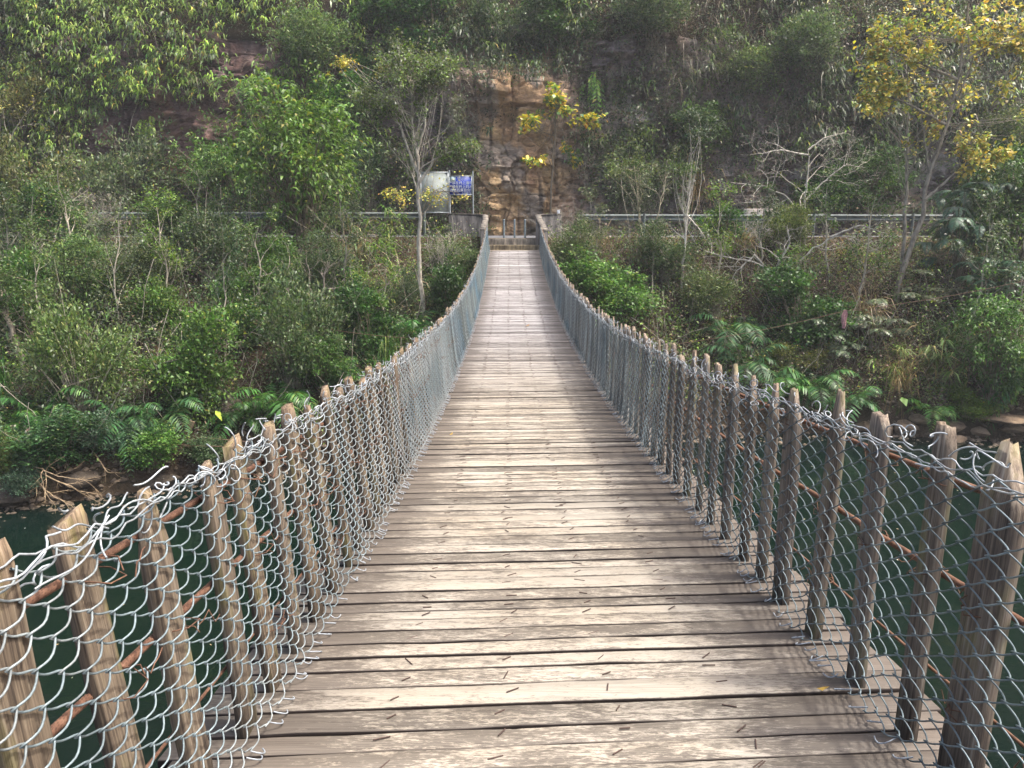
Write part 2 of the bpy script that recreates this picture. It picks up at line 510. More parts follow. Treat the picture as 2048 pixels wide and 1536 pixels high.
def rock_disp(X, Z):
    """broken, jointed sandstone: depth offset towards the viewer and a block id"""
    Zw = Z + 0.07 * X + 0.9 * fbm(X * 0.25, Z * 0.3, 51, 3) + 0.12 * fbm(X * 2.2, Z * 1.6, 52, 3)
    Xw = X + 0.7 * fbm(X * 0.5, Z * 0.6, 53, 3) + 0.12 * fbm(X * 3, Z * 3, 57, 2)
    h1, u1, v1, e1 = cells(Xw / 1.7, Zw / 1.7, 100)
    h2, u2, v2, e2 = cells(Xw / 0.62 + 5, Zw / 0.30, 200)
    m = np.clip(sstep(-0.10, 0.10, fbm(X * 0.45, Z * 0.5, 58, 3)) + 0.7 * np.exp(-((X - 0.6) / 2.0) ** 2 - ((Z - 2.6) / 1.8) ** 2), 0, 1)
    t1 = hsh(np.floor(h1 * 9999), 1, 21) - 0.5; t2 = hsh(np.floor(h1 * 9999), 2, 22) - 0.5
    d = 0.62 * h1 + 0.7 * t1 * u1 + 0.55 * t2 * v1 - 0.10 * (1 - sstep(0.0, 0.045, e1))
    rdg = (1 - np.abs(2 * vn(X * 1.5 + 0.5 * vn(X, Z * 0.7, 66), Z * 0.55, 67) - 1)) ** 9 + 0.8 * (1 - np.abs(2 * vn(X * 0.8, Z * 2.6 + vn(X * 1.2, Z, 68), 69) - 1)) ** 9
    d = d - 0.22 * rdg
    t3 = hsh(np.floor(h2 * 9999), 1, 23) - 0.5; t4 = hsh(np.floor(h2 * 9999), 2, 24) - 0.5
    d = d + m * (0.42 * h2 + 0.45 * t3 * u2 + 0.40 * t4 * v2 - 0.10 * (1 - sstep(0.0, 0.09, e2)))
    d = d + 0.34 * fbm(X * 1.3, Z * 1.9, 54, 6) + 1.0 * fbm(X * 0.35, Z * 0.4, 55, 3) - 0.4
    # the long overhanging ledge above the ochre face
    d = d + 0.65 * sstep(6.15, 6.30, Z + 0.25 * fbm(X * 0.8, X * 0, 56, 3)) * (1 - sstep(7.4, 8.6, Z)) * sstep(-4.4, -3.2, X) * (1 - sstep(2.4, 3.8, X))
    # the hollow at the foot behind the bollards
    d = d - 0.8 * np.exp(-((X - 0.6) / 0.8) ** 2 - ((Z - 1.0) / 0.5) ** 2)
    return d, np.floor(h1 * 9999), np.floor(h2 * 9999) * (m > 0.5), e1
def rock_xyz(X, Z):
    d, L, I, e = rock_disp(X, Z)
    return cliff_y(X, Z) - d, L, I, e
xs = np.concatenate([np.arange(-36, -4.5, 0.10), np.arange(-4.5, 6, 0.04), np.arange(6, 36, 0.10)])
zs = np.arange(-0.9, 10.2, 0.045)
X, Z = np.meshgrid(xs, zs, indexing='ij')
Yr, L, I, e = rock_xyz(X, Z)
och = 1.15 * np.exp(-((X - 0.4) / 2.6) ** 2) * (1 - 0.5 * sstep(6.8, 8, Z)) + 0.75 * np.exp(-((X - 4.5) / 1.3) ** 2 - ((Z - 3.9) / 1.6) ** 2) + 0.5 * np.exp(-((X + 16) / 2.5) ** 2 - ((Z - 3.0) / 1.6) ** 2)
och = np.clip(och + 0.9 * fbm(X * 0.7, Z * 0.8, 61, 4), 0, 1)[..., None]
blk = np.clip(0.45 * hsh(L, I, 33) + 0.5 + 1.3 * fbm(X * 0.9, Z * 0.7, 70, 4), 0, 1)[..., None]
tan = np.array([0.66, 0.46, 0.25]); red = np.array([0.45, 0.28, 0.19]); dark = np.array([0.14, 0.115, 0.115]); pale = np.array([0.36, 0.345, 0.33])
warm = tan * blk + red * (1 - blk)
warm = warm * (0.8 + 0.5 * fbm(X * 2.0, Z * 1.2, 62, 3)[..., None])
cool = dark * (0.7 + 0.9 * blk)
C = warm * och + cool * (1 - och)
lich = sstep(0.08, 0.22, fbm(X * 0.8, Z * 0.8, 63, 4) + 0.16 * np.exp(-((np.abs(X - 2.5) - 4.2) / 2.2) ** 2 - ((Z - 3.2) / 2.4) ** 2))[..., None]
C = C * (1 - 0.55 * lich) + pale * 0.55 * lich
streak = sstep(0.08, 0.25, fbm(X * 2.6, Z * 0.25, 64, 3))[..., None] * 0.6
C = C * (1 - streak) + np.array([0.05, 0.042, 0.042]) * streak
lf = sstep(-7, -10, X)[..., None]
C = C * (1 - lf) + C * lf * np.array([0.72, 0.56, 0.54])
mb = MB(); nx, nz = X.shape; i = np.arange(nx * nz).reshape(nx, nz)
mb.add(np.stack([X, Yr, Z], -1).reshape(-1, 3), np.stack([i[:-1, :-1], i[1:, :-1], i[1:, 1:], i[:-1, 1:]], -1).reshape(-1, 4), None, C.reshape(-1, 3))
tag(mb.build("cliff", MAT['rock']), kind="structure")
X, Z = np.meshgrid(np.linspace(-95, 95, 380), np.concatenate([np.arange(-1, 12, 0.4), np.arange(12, 48, 0.8)]), indexing='ij')
Yh = cliff_y(X, Z) - 0.25 + np.where((np.abs(X) < 35.5) & (Z < 9.6), 1.6, 0)
mb = MB(); nx, nz = X.shape; i = np.arange(nx * nz).reshape(nx, nz)
mb.add(np.stack([X, Yh, Z], -1).reshape(-1, 3), np.stack([i[:-1, :-1], i[1:, :-1], i[1:, 1:], i[:-1, 1:]], -1).reshape(-1, 4))
tag(mb.build("hillside", MAT['soil'], None, True), kind="structure")

# ------------------------------------------------------------------ footbridge deck
bridge = empty("footbridge", (0.2, 2.0, float(deckz(2.0))))
tag(bridge, "long sagging footbridge of worn wooden planks leading to the cliff road", "footbridge")
def local(o, root):
    o.parent = root
    o.matrix_parent_inverse = root.matrix_basis.inverted()
    return o
bpy.context.view_layer.update()
rg = np.random.default_rng(11)
mb = MB(); nails = MB()
y = -2.4
SKEW = math.tan(R(4.0))
K = 15
boards = []
while y < DECK_END - 0.02:
    wd = rg.uniform(0.085, 0.145)
    gap = rg.choice([0.007, 0.010, 0.014, 0.02, 0.028], p=[0.34, 0.28, 0.2, 0.12, 0.06])
    if abs(y - 14.6) < 0.07: gap = 0.05
    sk = SKEW * (1.0 if y < 8 else max(0.25, 1 - (y - 8) / 14)) + rg.normal() * 0.002
    x0 = float(axis_x(y)) - 1.28 + rg.normal() * 0.018; x1 = float(axis_x(y)) + 1.26 + rg.normal() * 0.02
    xs_ = np.linspace(x0, x1, K); xm = (xs_ - float(axis_x(y)))
    yc = y + wd / 2 + xm * sk
    hw = wd / 2 + 0.0022 * rg.normal(size=K)
    zt = deckz(yc) + rg.normal() * 0.0022 + 0.0012 * rg.normal(size=K)
    tl = rg.normal() * 0.012
    hb = np.clip(hw - 0.004, 0.02, None)
    rows = [(-hw, -0.035), (-hw, -0.004), (-hb, 0.0), (hb, 0.0), (hw, -0.004), (hw, -0.035)]
    V = np.stack([np.stack([xs_, yc + a, deckz(yc + a) + (zt - deckz(yc)) + b + tl * a], -1) for a, b in rows], 1)
    idx = np.arange(K * 6).reshape(K, 6)
    Q = [np.stack([idx[:-1, j], idx[1:, j], idx[1:, j + 1], idx[:-1, j + 1]], -1) for j in range(5)]
    Q.append(np.stack([idx[:-1, 5], idx[1:, 5], idx[1:, 0], idx[:-1, 0]], -1))
    Q = np.concatenate(Q)
    caps = [[idx[0, 0], idx[0, 1], idx[0, 4], idx[0, 5]], [idx[0, 1], idx[0, 2], idx[0, 3], idx[0, 4]], [idx[-1, 5], idx[-1, 4], idx[-1, 1], idx[-1, 0]], [idx[-1, 4], idx[-1, 3], idx[-1, 2], idx[-1, 1]]]
    Q = np.concatenate([Q, np.array(caps)])
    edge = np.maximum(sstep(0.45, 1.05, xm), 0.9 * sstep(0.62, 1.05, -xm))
    c = np.stack([np.full(K, rg.random()), edge, np.full(K, float(np.clip((y - 9) / 8, 0, 0.9)))], -1)  # third channel greys boards with distance, painting in the far light
    c6 = np.repeat(c[:, None], 6, 1); c6[:, [0, 1, 4, 5], 1] += 2.0  # marks sides and chamfers for the painted gap shade and dirt
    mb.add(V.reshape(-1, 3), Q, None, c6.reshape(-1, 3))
    # bent-over nails in four rows
    for fx in (-0.62, -0.235, 0.135, 0.55):
        for rep in range(1 if rg.random() < 0.95 else 2):
            xx = float(axis_x(y)) + fx + 0.014 * rg.normal(); yy = y + wd * rg.uniform(0.3, 0.7) + (xx - float(axis_x(y))) * sk
            a = R(rg.normal() * 14 + 42) if rg.random() < 0.86 else R(rg.uniform(-60, 10)); ln = rg.uniform(0.035, 0.06)
            dx, dy = math.cos(a) * ln / 2, math.sin(a) * ln / 2
            zc = float(deckz(yy)) + 0.0014
            pts = np.array([[xx - dx, yy - dy, float(deckz(yy - dy)) + 0.0012], [xx, yy, zc], [xx + dx, yy + dy, float(deckz(yy + dy)) + 0.0012]])
            nails.add(*tubes(pts[None], 0.0026, 5))
    boards.append(y)
    y += wd + gap
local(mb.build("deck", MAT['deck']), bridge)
o = local(nails.build("nails", MAT['nail']), bridge); o["kind"] = "stuff"
yy = np.linspace(-2.4, DECK_END, 90)
for fx in (-0.95, -0.33, 0.33, 0.95):
    P = np.stack([axis_x(yy) + fx, yy, deckz(yy) - 0.075], -1)
    mb = MB(); mb.add(*tubes(P[None], 0.022, 8)); local(mb.build("bearer_cable", MAT['rust'], None, True), bridge)

# ------------------------------------------------------------------ the two railings
def post_mesh(kind, wd, th, h, seed):
    r = np.random.default_rng(seed)
    n = 9
    zs = np.linspace(0, 1, n)
    mb = MB()
    if kind == 'point':
        tip = [(h - r.uniform(.11, .19), 1.0, 0.0), (h, r.uniform(.16, .36), r.uniform(-.2, .2))]
    elif kind == 'slant':
        tip = [(h - r.uniform(.03, .06), 1.0, 0.0), (h, r.uniform(.4, .7), r.uniform(-.2, .25))]
    else:
        tip = [(h - 0.012, 1.0, 0.0), (h, 0.93, 0.0)]
    rows = [(z * tip[0][0], 1.0, 0.0) for z in zs] + [tip[1]]
    V = []
    for k, (z, f, sh) in enumerate(rows):
        a = wd / 2 * (1 + 0.012 * r.normal()) * f; b = th / 2 * (1 + 0.02 * r.normal()) * ((0.45 if kind == 'point' else 0.85) if k == len(rows) - 1 else 1)
        ox = 0.0010 * r.normal(); oy = 0.0012 * r.normal() + sh * wd
        c = 0.06
        ring = [(-b, -a * (1 - c)), (-b * (1 - c), -a), (b * (1 - c), -a), (b, -a * (1 - c)), (b, a * (1 - c)), (b * (1 - c), a), (-b * (1 - c), a), (-b, a * (1 - c))]
        top = z + (0.012 * r.normal() if k == len(rows) - 1 else 0)
        for j, (px, py) in enumerate(ring):
            zz = top + (r.uniform(-.012, .012) + (0.03 * py / wd if kind == 'flat' else 0) if k >= len(rows) - 1 else 0)
            V.append((px + ox, py + oy, zz))
    m = len(rows)
    V = np.array(V)
    idx = np.arange(m * 8).reshape(m, 8)
    a0, b0 = idx[:-1], idx[1:]
    Q = np.stack([a0, np.roll(a0, -1, 1), np.roll(b0, -1, 1), b0], -1).reshape(-1, 4)
    cap = [[idx[-1, 0], idx[-1, 1], idx[-1, 2], idx[-1, 3]], [idx[-1, 0], idx[-1, 3], idx[-1, 4], idx[-1, 7]], [idx[-1, 4], idx[-1, 5], idx[-1, 6], idx[-1, 7]]]
    Q = np.concatenate([Q, np.array(cap)])
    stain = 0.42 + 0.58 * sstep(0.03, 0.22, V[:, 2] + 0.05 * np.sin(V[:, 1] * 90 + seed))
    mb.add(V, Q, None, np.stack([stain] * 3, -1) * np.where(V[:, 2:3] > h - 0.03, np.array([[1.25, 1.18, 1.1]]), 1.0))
    return mb

MESH_H = {-1: 0.90, 1: 0.95}
def fence_pt(side, y, h, out=0.0, seed=0):
    """a point of the netting: h is 0 at the deck and 1 at the top edge"""
    y = np.asarray(y, float); h = np.asarray(h, float)
    base = axis_x(y) + (-1.075 if side < 0 else 1.055)
    lean = (-0.095 if side < 0 else 0.008) * h
    inn = 0.030 + 0.055 * np.clip(1 - h, 0, 1) ** 5 * 0.7 + 0.030 * fbm(y * 1.1, h * 1.6, 90 + seed, 3) * np.clip(1.2 - h, 0, 1)
    x = base + lean - side * (inn + out)
    z = deckz(y) + 0.006 + h * MESH_H[side]
    return np.stack([x, y, z], -1)

def railing(side, label, post_y, kinds, tintf):
    rg = np.random.default_rng(100 + side)
    root = empty("railing", (float(axis_x(2)) + side * 1.06, 2.0, float(deckz(2))))
    tag(root, label, "railing", "railings of the footbridge")
    bpy.context.view_layer.update()
    Hm = MESH_H[side]
    # posts ------------------------------------------------
    lib = {}
    for k in ('point', 'flat', 'slant'):
        lib[k] = []
        for j in range(4):
            o = post_mesh(k, rg.uniform(0.078, 0.105), rg.uniform(0.030, 0.042), 1.0, 7 * j + len(k) + (50 if side > 0 else 0)).build("post", MAT['post'])
            lib[k].append(o)
    used = set()
    hp = []
    for i, yp in enumerate(post_y):
        k = kinds(i, rg)
        src = lib[k][rg.integers(4)]
        if src.name in used:
            o = src.copy(); COL.objects.link(o)
        else:
            o = src; used.add(src.name)
        hh = (0.935 if side < 0 else 1.03) + rg.normal() * 0.02
        big = (side > 0 and i == first_right)
        o.scale = (1.2 if big else rg.uniform(0.9, 1.1), 1.65 if big else rg.uniform(0.9, 1.15), hh)
        bx = float(axis_x(yp)) + (-1.085 if side < 0 else 1.06)
        o.location = (bx, yp, float(deckz(yp)) - 0.004)
        o.rotation_euler = (rg.normal() * 0.012, (-0.085 if side < 0 else 0.008) + rg.normal() * 0.012, rg.normal() * 0.06)
        g = rg.uniform(0.8, 1.15)
        o.color = (0.53 * g, 0.525 * g, 0.515 * g, 1) if side < 0 else (0.62 * g, 0.65 * g, 0.70 * g, 1)
        local(o, root)
        hp.append(hh)
    for k in lib:
        for o in lib[k]:
            if o.name not in used: bpy.data.objects.remove(o)
    # netting -----------------------------------------------
    mb = MB()
    p, q = 0.070, 0.035
    def netting(y0, y1, sub, sides, rad, seed, out, top=1.0):
        n = int((y1 - y0) / p)
        nk = int(top * Hm / q)
        i = np.arange(n)[:, None]; k = np.arange(nk + 1)[None]
        zig = ((k + i) % 2)
        s = y0 + (i + zig) * p + np.where(zig == 1, 0.0085, -0.0085)
        h = 1 - k * q / Hm * np.ones_like(i)
        # subdivide each straight piece; the flattened spiral passes in front and behind
        tt = np.arange(sub) / sub
        S = s[:, :-1, None] * (1 - tt) + s[:, 1:, None] * tt
        Hh = h[:, :-1, None] * (1 - tt) + h[:, 1:, None] * tt
        sg = np.where((zig[:, :-1]) == 0, 1.0, -1.0)[..., None]
        O = side * np.where(sg > 0, 0.005, -0.013) * np.sin(np.pi * tt)[None, None] * np.ones_like(S)
        if sub > 2:
            ez = 0.10 * (np.sin(np.pi * tt) ** 2) * q / Hm
            Hh = Hh - ez[None, None] * 1.6
            S = S + sg * 0.0 
        S = np.concatenate([S.reshape(n, -1), s[:, -1:]], 1); Hh = np.concatenate([Hh.reshape(n, -1), h[:, -1:]], 1); O = np.concatenate([O.reshape(n, -1), 0 * s[:, -1:]], 1)
        # pulled out of square here and there
        fold = sstep(1.6, 3.4, S)
        Sy = S + 0.10 * fbm(S * 0.9, Hh * 1.2, 200 + seed + side, 3) + 0.04 * fbm(S * 3.1, Hh * 3.0, 220 + seed, 2) + fold * 0.19 * fbm(S * 3.2, Hh * 0.5, 250 + seed + side, 2)
        Hy = Hh + 0.045 * fbm(S * 1.3, Hh * 2.0, 230 + seed + side, 3) * (Hh > 0.05) - 0.05 * np.clip(fbm(S * 1.0, S * 0, 240 + side, 2), 0, 1) * Hh ** 3
        P = fence_pt(side, Sy, np.clip(Hy, 0.0, 1.2), O + out, seed)
        V, Q = tubes(P, rad, sides)
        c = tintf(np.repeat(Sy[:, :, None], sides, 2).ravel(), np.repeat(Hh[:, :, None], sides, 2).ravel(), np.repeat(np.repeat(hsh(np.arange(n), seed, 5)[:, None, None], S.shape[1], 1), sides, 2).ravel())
        mb.add(V, Q, None, c)
    netting(0.2, 5.2, 7, 6, 0.0025, 0, 0.0)
    netting(5.2, 11.0, 3, 5, 0.0024, 0, 0.0)
    netting(11.0, DECK_END + 0.3, 2, 4, 0.0024, 0, 0.0)
    netting(-2.2, 0.2, 2, 4, 0.0028, 0, 0.0)
    # a second sheet of netting laid over the first farther along
    netting(6.0, 11.0, 4, 5, 0.0021, 4, 0.018, 0.97)
    netting(11.0, DECK_END, 2, 4, 0.0021, 4, 0.02, 0.97)
    local(mb.build("chain_link_mesh", MAT['wire'], None, True), root)
    # messy tie wire along the top ----------------------------
    mb = MB()
    silver = np.array([0.32, 0.345, 0.36])
    for m in range(3):
        ya = np.arange(0.2, DECK_END, 0.022)
        hh = 0.985 + 0.07 * fbm(ya * 2.6, ya * 0 + m, 300 + m + side, 3) + 0.06 * fbm(ya * 11, ya * 0, 310 + m, 2)
        ot = 0.012 + 0.07 * fbm(ya * 2.2, ya * 0 + m, 320 + m, 3)
        P = fence_pt(side, ya + 0.03 * fbm(ya * 5, ya * 0, 330 + m, 2), hh, ot)
        V, Q = tubes(P[None], 0.0024, 5)
        mb.add(V, Q, None, silver * (0.75 + 0.35 * (m != 1)))
    PL = []
    for i, yp in enumerate(post_y):
        for _ in range(int(rg.integers(4, 9)) if yp > 0.5 else 0):
            y0 = yp + rg.normal() * 0.10
            K = 13
            t = np.linspace(0, 1, K)
            a0 = rg.uniform(0, 6.28); turns = rg.uniform(0.5, 1.6) * 2 * np.pi * rg.choice([-1, 1])
            r0 = rg.uniform(0.007, 0.023)
            e1 = rdir(rg, 1)[0]; e1[2] = abs(e1[2]) + 0.3; e1 = e1 / np.linalg.norm(e1); e2 = nrm(np.cross(e1, rdir(rg, 1)[0]))
            ctr = fence_pt(side, y0, rg.uniform(0.93, 1.07), rg.uniform(-0.02, 0.03))
            drift = np.outer(t - 0.4, np.array([rg.normal() * 0.02, rg.normal() * 0.10, rg.normal() * 0.03]))
            PL.append(ctr + drift + r0 * (0.5 + 0.7 * t)[:, None] * (np.cos(a0 + turns * t)[:, None] * e1 + np.sin(a0 + turns * t)[:, None] * e2))
    PL = np.array(PL)
    V, Q = tubes(PL, 0.0024, 5)
    mb.add(V, Q, None, np.repeat(silver * rg.uniform(0.7, 1.25, (len(PL), 1)), 13 * 5, 0))
    # loose ends along the foot
    PL = []
    for yb in np.arange(0.9, 20, 0.055):
        if rg.random() < 0.6:
            y0 = yb + rg.normal() * 0.02
            a = fence_pt(side, y0, 0.03); b = fence_pt(side, y0 + rg.normal() * 0.03, 0.0, rg.uniform(0.02, 0.07)); c = fence_pt(side, y0 + 0.05, 0.004, rg.uniform(0.0, 0.04))
            tt = np.linspace(0, 1, 7)[:, None]
            PL.append((1 - tt) ** 2 * a + 2 * tt * (1 - tt) * b + tt ** 2 * c)
    PL = np.array(PL); V, Q = tubes(PL, 0.0026, 4)
    mb.add(V, Q, None, np.array([0.30, 0.33, 0.36]))
    local(mb.build("tie_wire", MAT['wire'], None, True), root)
    # rusty ropes outside the posts -----------------------------
    for hgt, rr, strands in ((0.86, 0.0100, True), (0.56, 0.0110, True), (0.245, 0.0050, False)):
        hgt = hgt * (0.92 if side < 0 else 1)
        mb = MB()
        for ya, yb, st, nl in ((-2.0, 7.5, 0.006 if strands else 0.03, 24 if strands else 8), (7.5, DECK_END + 0.4, 0.08, 7)):
            yv = np.arange(ya, yb + st, st)
            zz = deckz(yv) + hgt + 0.016 * fbm(yv * 1.3, yv * 0, 400 + int(hgt * 100) + side, 2)
            xx = axis_x(yv) + side * (1.07 + 0.045) + (-0.085 if side < 0 else 0.008) * hgt + 0.012 * fbm(yv * 2, yv * 0, 410, 2)
            P = np.stack([xx, yv, zz], -1)
            n = len(yv); th = np.arange(nl) * 2 * np.pi / nl
            if strands and st < 0.02:
                ph = yv[:, None] * (2 * np.pi / 0.085)
                rad = rr * (0.70 + 0.34 * np.abs(np.cos(3 * (th[None] + ph))) ** 0.6)
            else:
                rad = np.full((n, nl), rr)
            V = P[:, None] + rad[..., None] * np.stack([np.cos(th)[None].repeat(n, 0), 0 * rad, np.sin(th)[None].repeat(n, 0)], -1)
            idx = np.arange(n * nl).reshape(n, nl); a0, b0 = idx[:-1], idx[1:]
            mb.add(V.reshape(-1, 3), np.stack([a0, np.roll(a0, -1, 1), np.roll(b0, -1, 1), b0], -1).reshape(-1, 4), None, np.repeat((0.25 + 0.95 * sstep(0.72, 0.98, rad / rr)).reshape(-1, 1), 3, 1) if st < 0.02 else None)  # grooves between strands darkened in the colour, standing in for their shade
        # ties that fasten the rope to the posts
        for yp in post_y:
            if yp < 12 and rg.random() < 0.45:
                K = 10; t = np.linspace(0, 1, K) * 2 * np.pi * 1.6
                cx = float(axis_x(yp)) + side * 1.075; cz = float(deckz(yp)) + hgt
                rx, rz = 0.058, 0.02
                P = np.stack([cx + rx * np.cos(t) + (-0.085 if side < 0 else 0.008) * hgt, yp + 0.05 * np.sin(t) + 0.02, cz + rz * np.sin(t * 0.7 + rg.uniform(0, 6))], -1)
                mb.add(*tubes(P[None], 0.002, 4))
                P = np.stack([np.linspace(cx, cx - side * rg.uniform(0.0, 0.05), 5), yp + np.linspace(0.05, 0.10 + 0.03 * rg.random(), 5), cz + 0.02 * rg.normal(size=5)], -1)
                mb.add(*tubes(P[None], 0.002, 4))
        local(mb.build("wire_rope" if strands else "guard_wire", MAT['rust'], None, True), root)
    return root

def along(start, step, jit, rg):
    ys = list(start)
    while ys[-1] < DECK_END - 0.2: ys.append(ys[-1] + step + rg.normal() * jit)
    return ys
rg = np.random.default_rng(21)
left_y = along([-1.6, -1.2, -0.8, -0.4, 0.0, 0.35, 0.65, 0.95, 1.27, 1.58, 1.885, 2.26, 2.54, 2.84, 3.17], 0.315, 0.03, rg)
right_y = along([-1.5, -1.1, -0.7, -0.3, 0.1, 0.5, 0.9, 1.25, 1.6, 1.93, 2.21, 2.57, 2.97, 3.36, 3.65], 0.335, 0.03, rg)
first_right = right_y.index(1.93)
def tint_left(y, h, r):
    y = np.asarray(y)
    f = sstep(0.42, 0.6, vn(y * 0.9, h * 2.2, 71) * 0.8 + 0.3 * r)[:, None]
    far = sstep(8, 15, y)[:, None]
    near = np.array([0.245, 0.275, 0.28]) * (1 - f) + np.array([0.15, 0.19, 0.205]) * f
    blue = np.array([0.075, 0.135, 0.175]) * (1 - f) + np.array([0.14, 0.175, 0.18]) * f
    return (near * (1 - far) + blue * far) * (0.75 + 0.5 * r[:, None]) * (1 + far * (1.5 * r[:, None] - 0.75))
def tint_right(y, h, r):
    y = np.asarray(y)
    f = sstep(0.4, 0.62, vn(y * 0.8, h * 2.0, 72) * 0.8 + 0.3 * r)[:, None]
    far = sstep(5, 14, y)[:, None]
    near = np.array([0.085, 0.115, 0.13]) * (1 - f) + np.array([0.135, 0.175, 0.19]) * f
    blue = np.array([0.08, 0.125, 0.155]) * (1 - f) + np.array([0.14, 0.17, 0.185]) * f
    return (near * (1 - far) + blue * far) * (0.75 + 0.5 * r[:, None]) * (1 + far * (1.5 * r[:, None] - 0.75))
kl = {9: 'flat', 10: 'point', 11: 'point', 12: 'flat', 13: 'slant', 14: 'slant'}
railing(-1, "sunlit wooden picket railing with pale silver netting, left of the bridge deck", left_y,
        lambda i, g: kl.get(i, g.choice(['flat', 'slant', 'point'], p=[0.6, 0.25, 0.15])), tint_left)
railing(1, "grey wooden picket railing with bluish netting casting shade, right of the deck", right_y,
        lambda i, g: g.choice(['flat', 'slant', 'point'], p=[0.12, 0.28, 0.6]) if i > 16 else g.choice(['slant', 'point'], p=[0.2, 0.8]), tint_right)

# ------------------------------------------------------------------ bridge end: landing, parapets, bollards
mb = MB()
ax = float(axis_x(32))
ze = float(deckz(DECK_END))
mb.box((ax, 32.35, ze - 0.75), (2.5, 1.05, 1.5), 0, (1.0, 0.86, 0.66))
mb.box((ax, 33.05, ze - 0.55), (2.3, 0.36, 1.5), 0, (1.0, 0.88, 0.62))
mb.box((ax, 33.62, ze - 0.38), (2.3, 0.78, 1.67), 0, (0.95, 0.9, 0.8))
tag(mb.build("landing_steps", MAT['conc'], None, False, 0.02), "mossy concrete landing and steps joining the planks to the road", "steps")
def wall_run(name, pts, tops, bot, th, label):
    pts = np.asarray(pts, float); n = len(pts)
    d = np.gradient(pts, axis=0); d /= np.linalg.norm(d, axis=1, keepdims=True)
    nn = np.c_[-d[:, 1], d[:, 0]]
    a = pts + nn * th / 2; b = pts - nn * th / 2
    rows = [np.c_[a, np.full(n, bot)], np.c_[a, tops], np.c_[b, tops], np.c_[b, np.full(n, bot)]]
    V = np.stack(rows, 1); idx = np.arange(n * 4).reshape(n, 4)
    Q = np.concatenate([np.stack([idx[:-1, j], idx[1:, j], idx[1:, (j + 1) % 4], idx[:-1, (j + 1) % 4]], -1) for j in range(4)] + [idx[:1], idx[-1:, ::-1]])
    root = empty(name, (pts[0][0], pts[0][1], bot)); bpy.context.view_layer.update()
    tag(root, label, "parapet wall")
    mb = MB(); mb.add(V.reshape(-1, 3), Q, None, (0.48, 0.48, 0.50)); local(mb.build("wall", MAT['conc']), root)
    V2 = np.stack([np.c_[a + nn * 0.02, tops + 0.002], np.c_[a + nn * 0.02, tops + 0.05], np.c_[b - nn * 0.02, tops + 0.05], np.c_[b - nn * 0.02, tops + 0.002]], 1)
    mb = MB(); mb.add(V2.reshape(-1, 3), Q, None, (0.78, 0.75, 0.70)); local(mb.build("coping", MAT['conc']), root)
t = np.linspace(0, 1, 8)
lp = [(-1.18, 31.9), (-1.16, 32.6), (-1.12, 33.3), (-1.14, 33.8)] + [(-1.14 - 0.6 * (1 - math.cos(a)), 33.8 + 0.6 * math.sin(a)) for a in np.linspace(0.3, 1.57, 6)] + [(-2.2, 34.42), (-2.75, 34.44)]
wall_run("parapet_wall", lp, np.interp(np.arange(len(lp)), [0, 1, 3, 5, 11], [-0.22, -0.02, 0.36, 0.40, 0.44]), -3.0, 0.2, "stained curved concrete parapet left of the bridge end")
rp = [(1.36, 31.9), (1.28, 32.6), (1.18, 33.3), (1.12, 33.8)] + [(1.12 + 0.5 * (1 - math.cos(a)), 33.8 + 0.5 * math.sin(a)) for a in np.linspace(0.3, 1.57, 6)] + [(1.9, 34.32), (2.15, 34.33)]
wall_run("parapet_wall", rp[::1], np.interp(np.arange(len(rp)), [0, 1, 3, 5, 11], [-0.26, -0.05, 0.36, 0.40, 0.44]), -3.0, 0.2, "short concrete parapet right of the bridge end beside the white marker")
for k, px in enumerate((1008, 1029, 1050)):
    b = pix_at(px, 477, 33.85)
    root = empty("bollard", (b[0], 33.85, ROAD)); bpy.context.view_layer.update()
    tag(root, ["left one of three thin grey bollards at the bridge end", "middle one of three thin grey bollards at the bridge end", "right one of three thin grey bollards at the bridge end"][k], "bollard", "bollards closing the bridge end")
    mb = MB(); zz = np.array([0, 0.2, 0.5, 0.76]); mb.add(*tubes(np.c_[0 * zz, 0 * zz, zz][None], 0.042, 14)); o = mb.build("tube", MAT['steelpost'], root, True)
    mb = MB(); zz = np.array([0.755, 0.785, 0.79]); mb.add(*tubes(np.c_[0 * zz, 0 * zz, zz][None], np.array([[0.048, 0.044, 0.001]]), 14)); mb.build("cap", MAT['steelpost'], root, True)

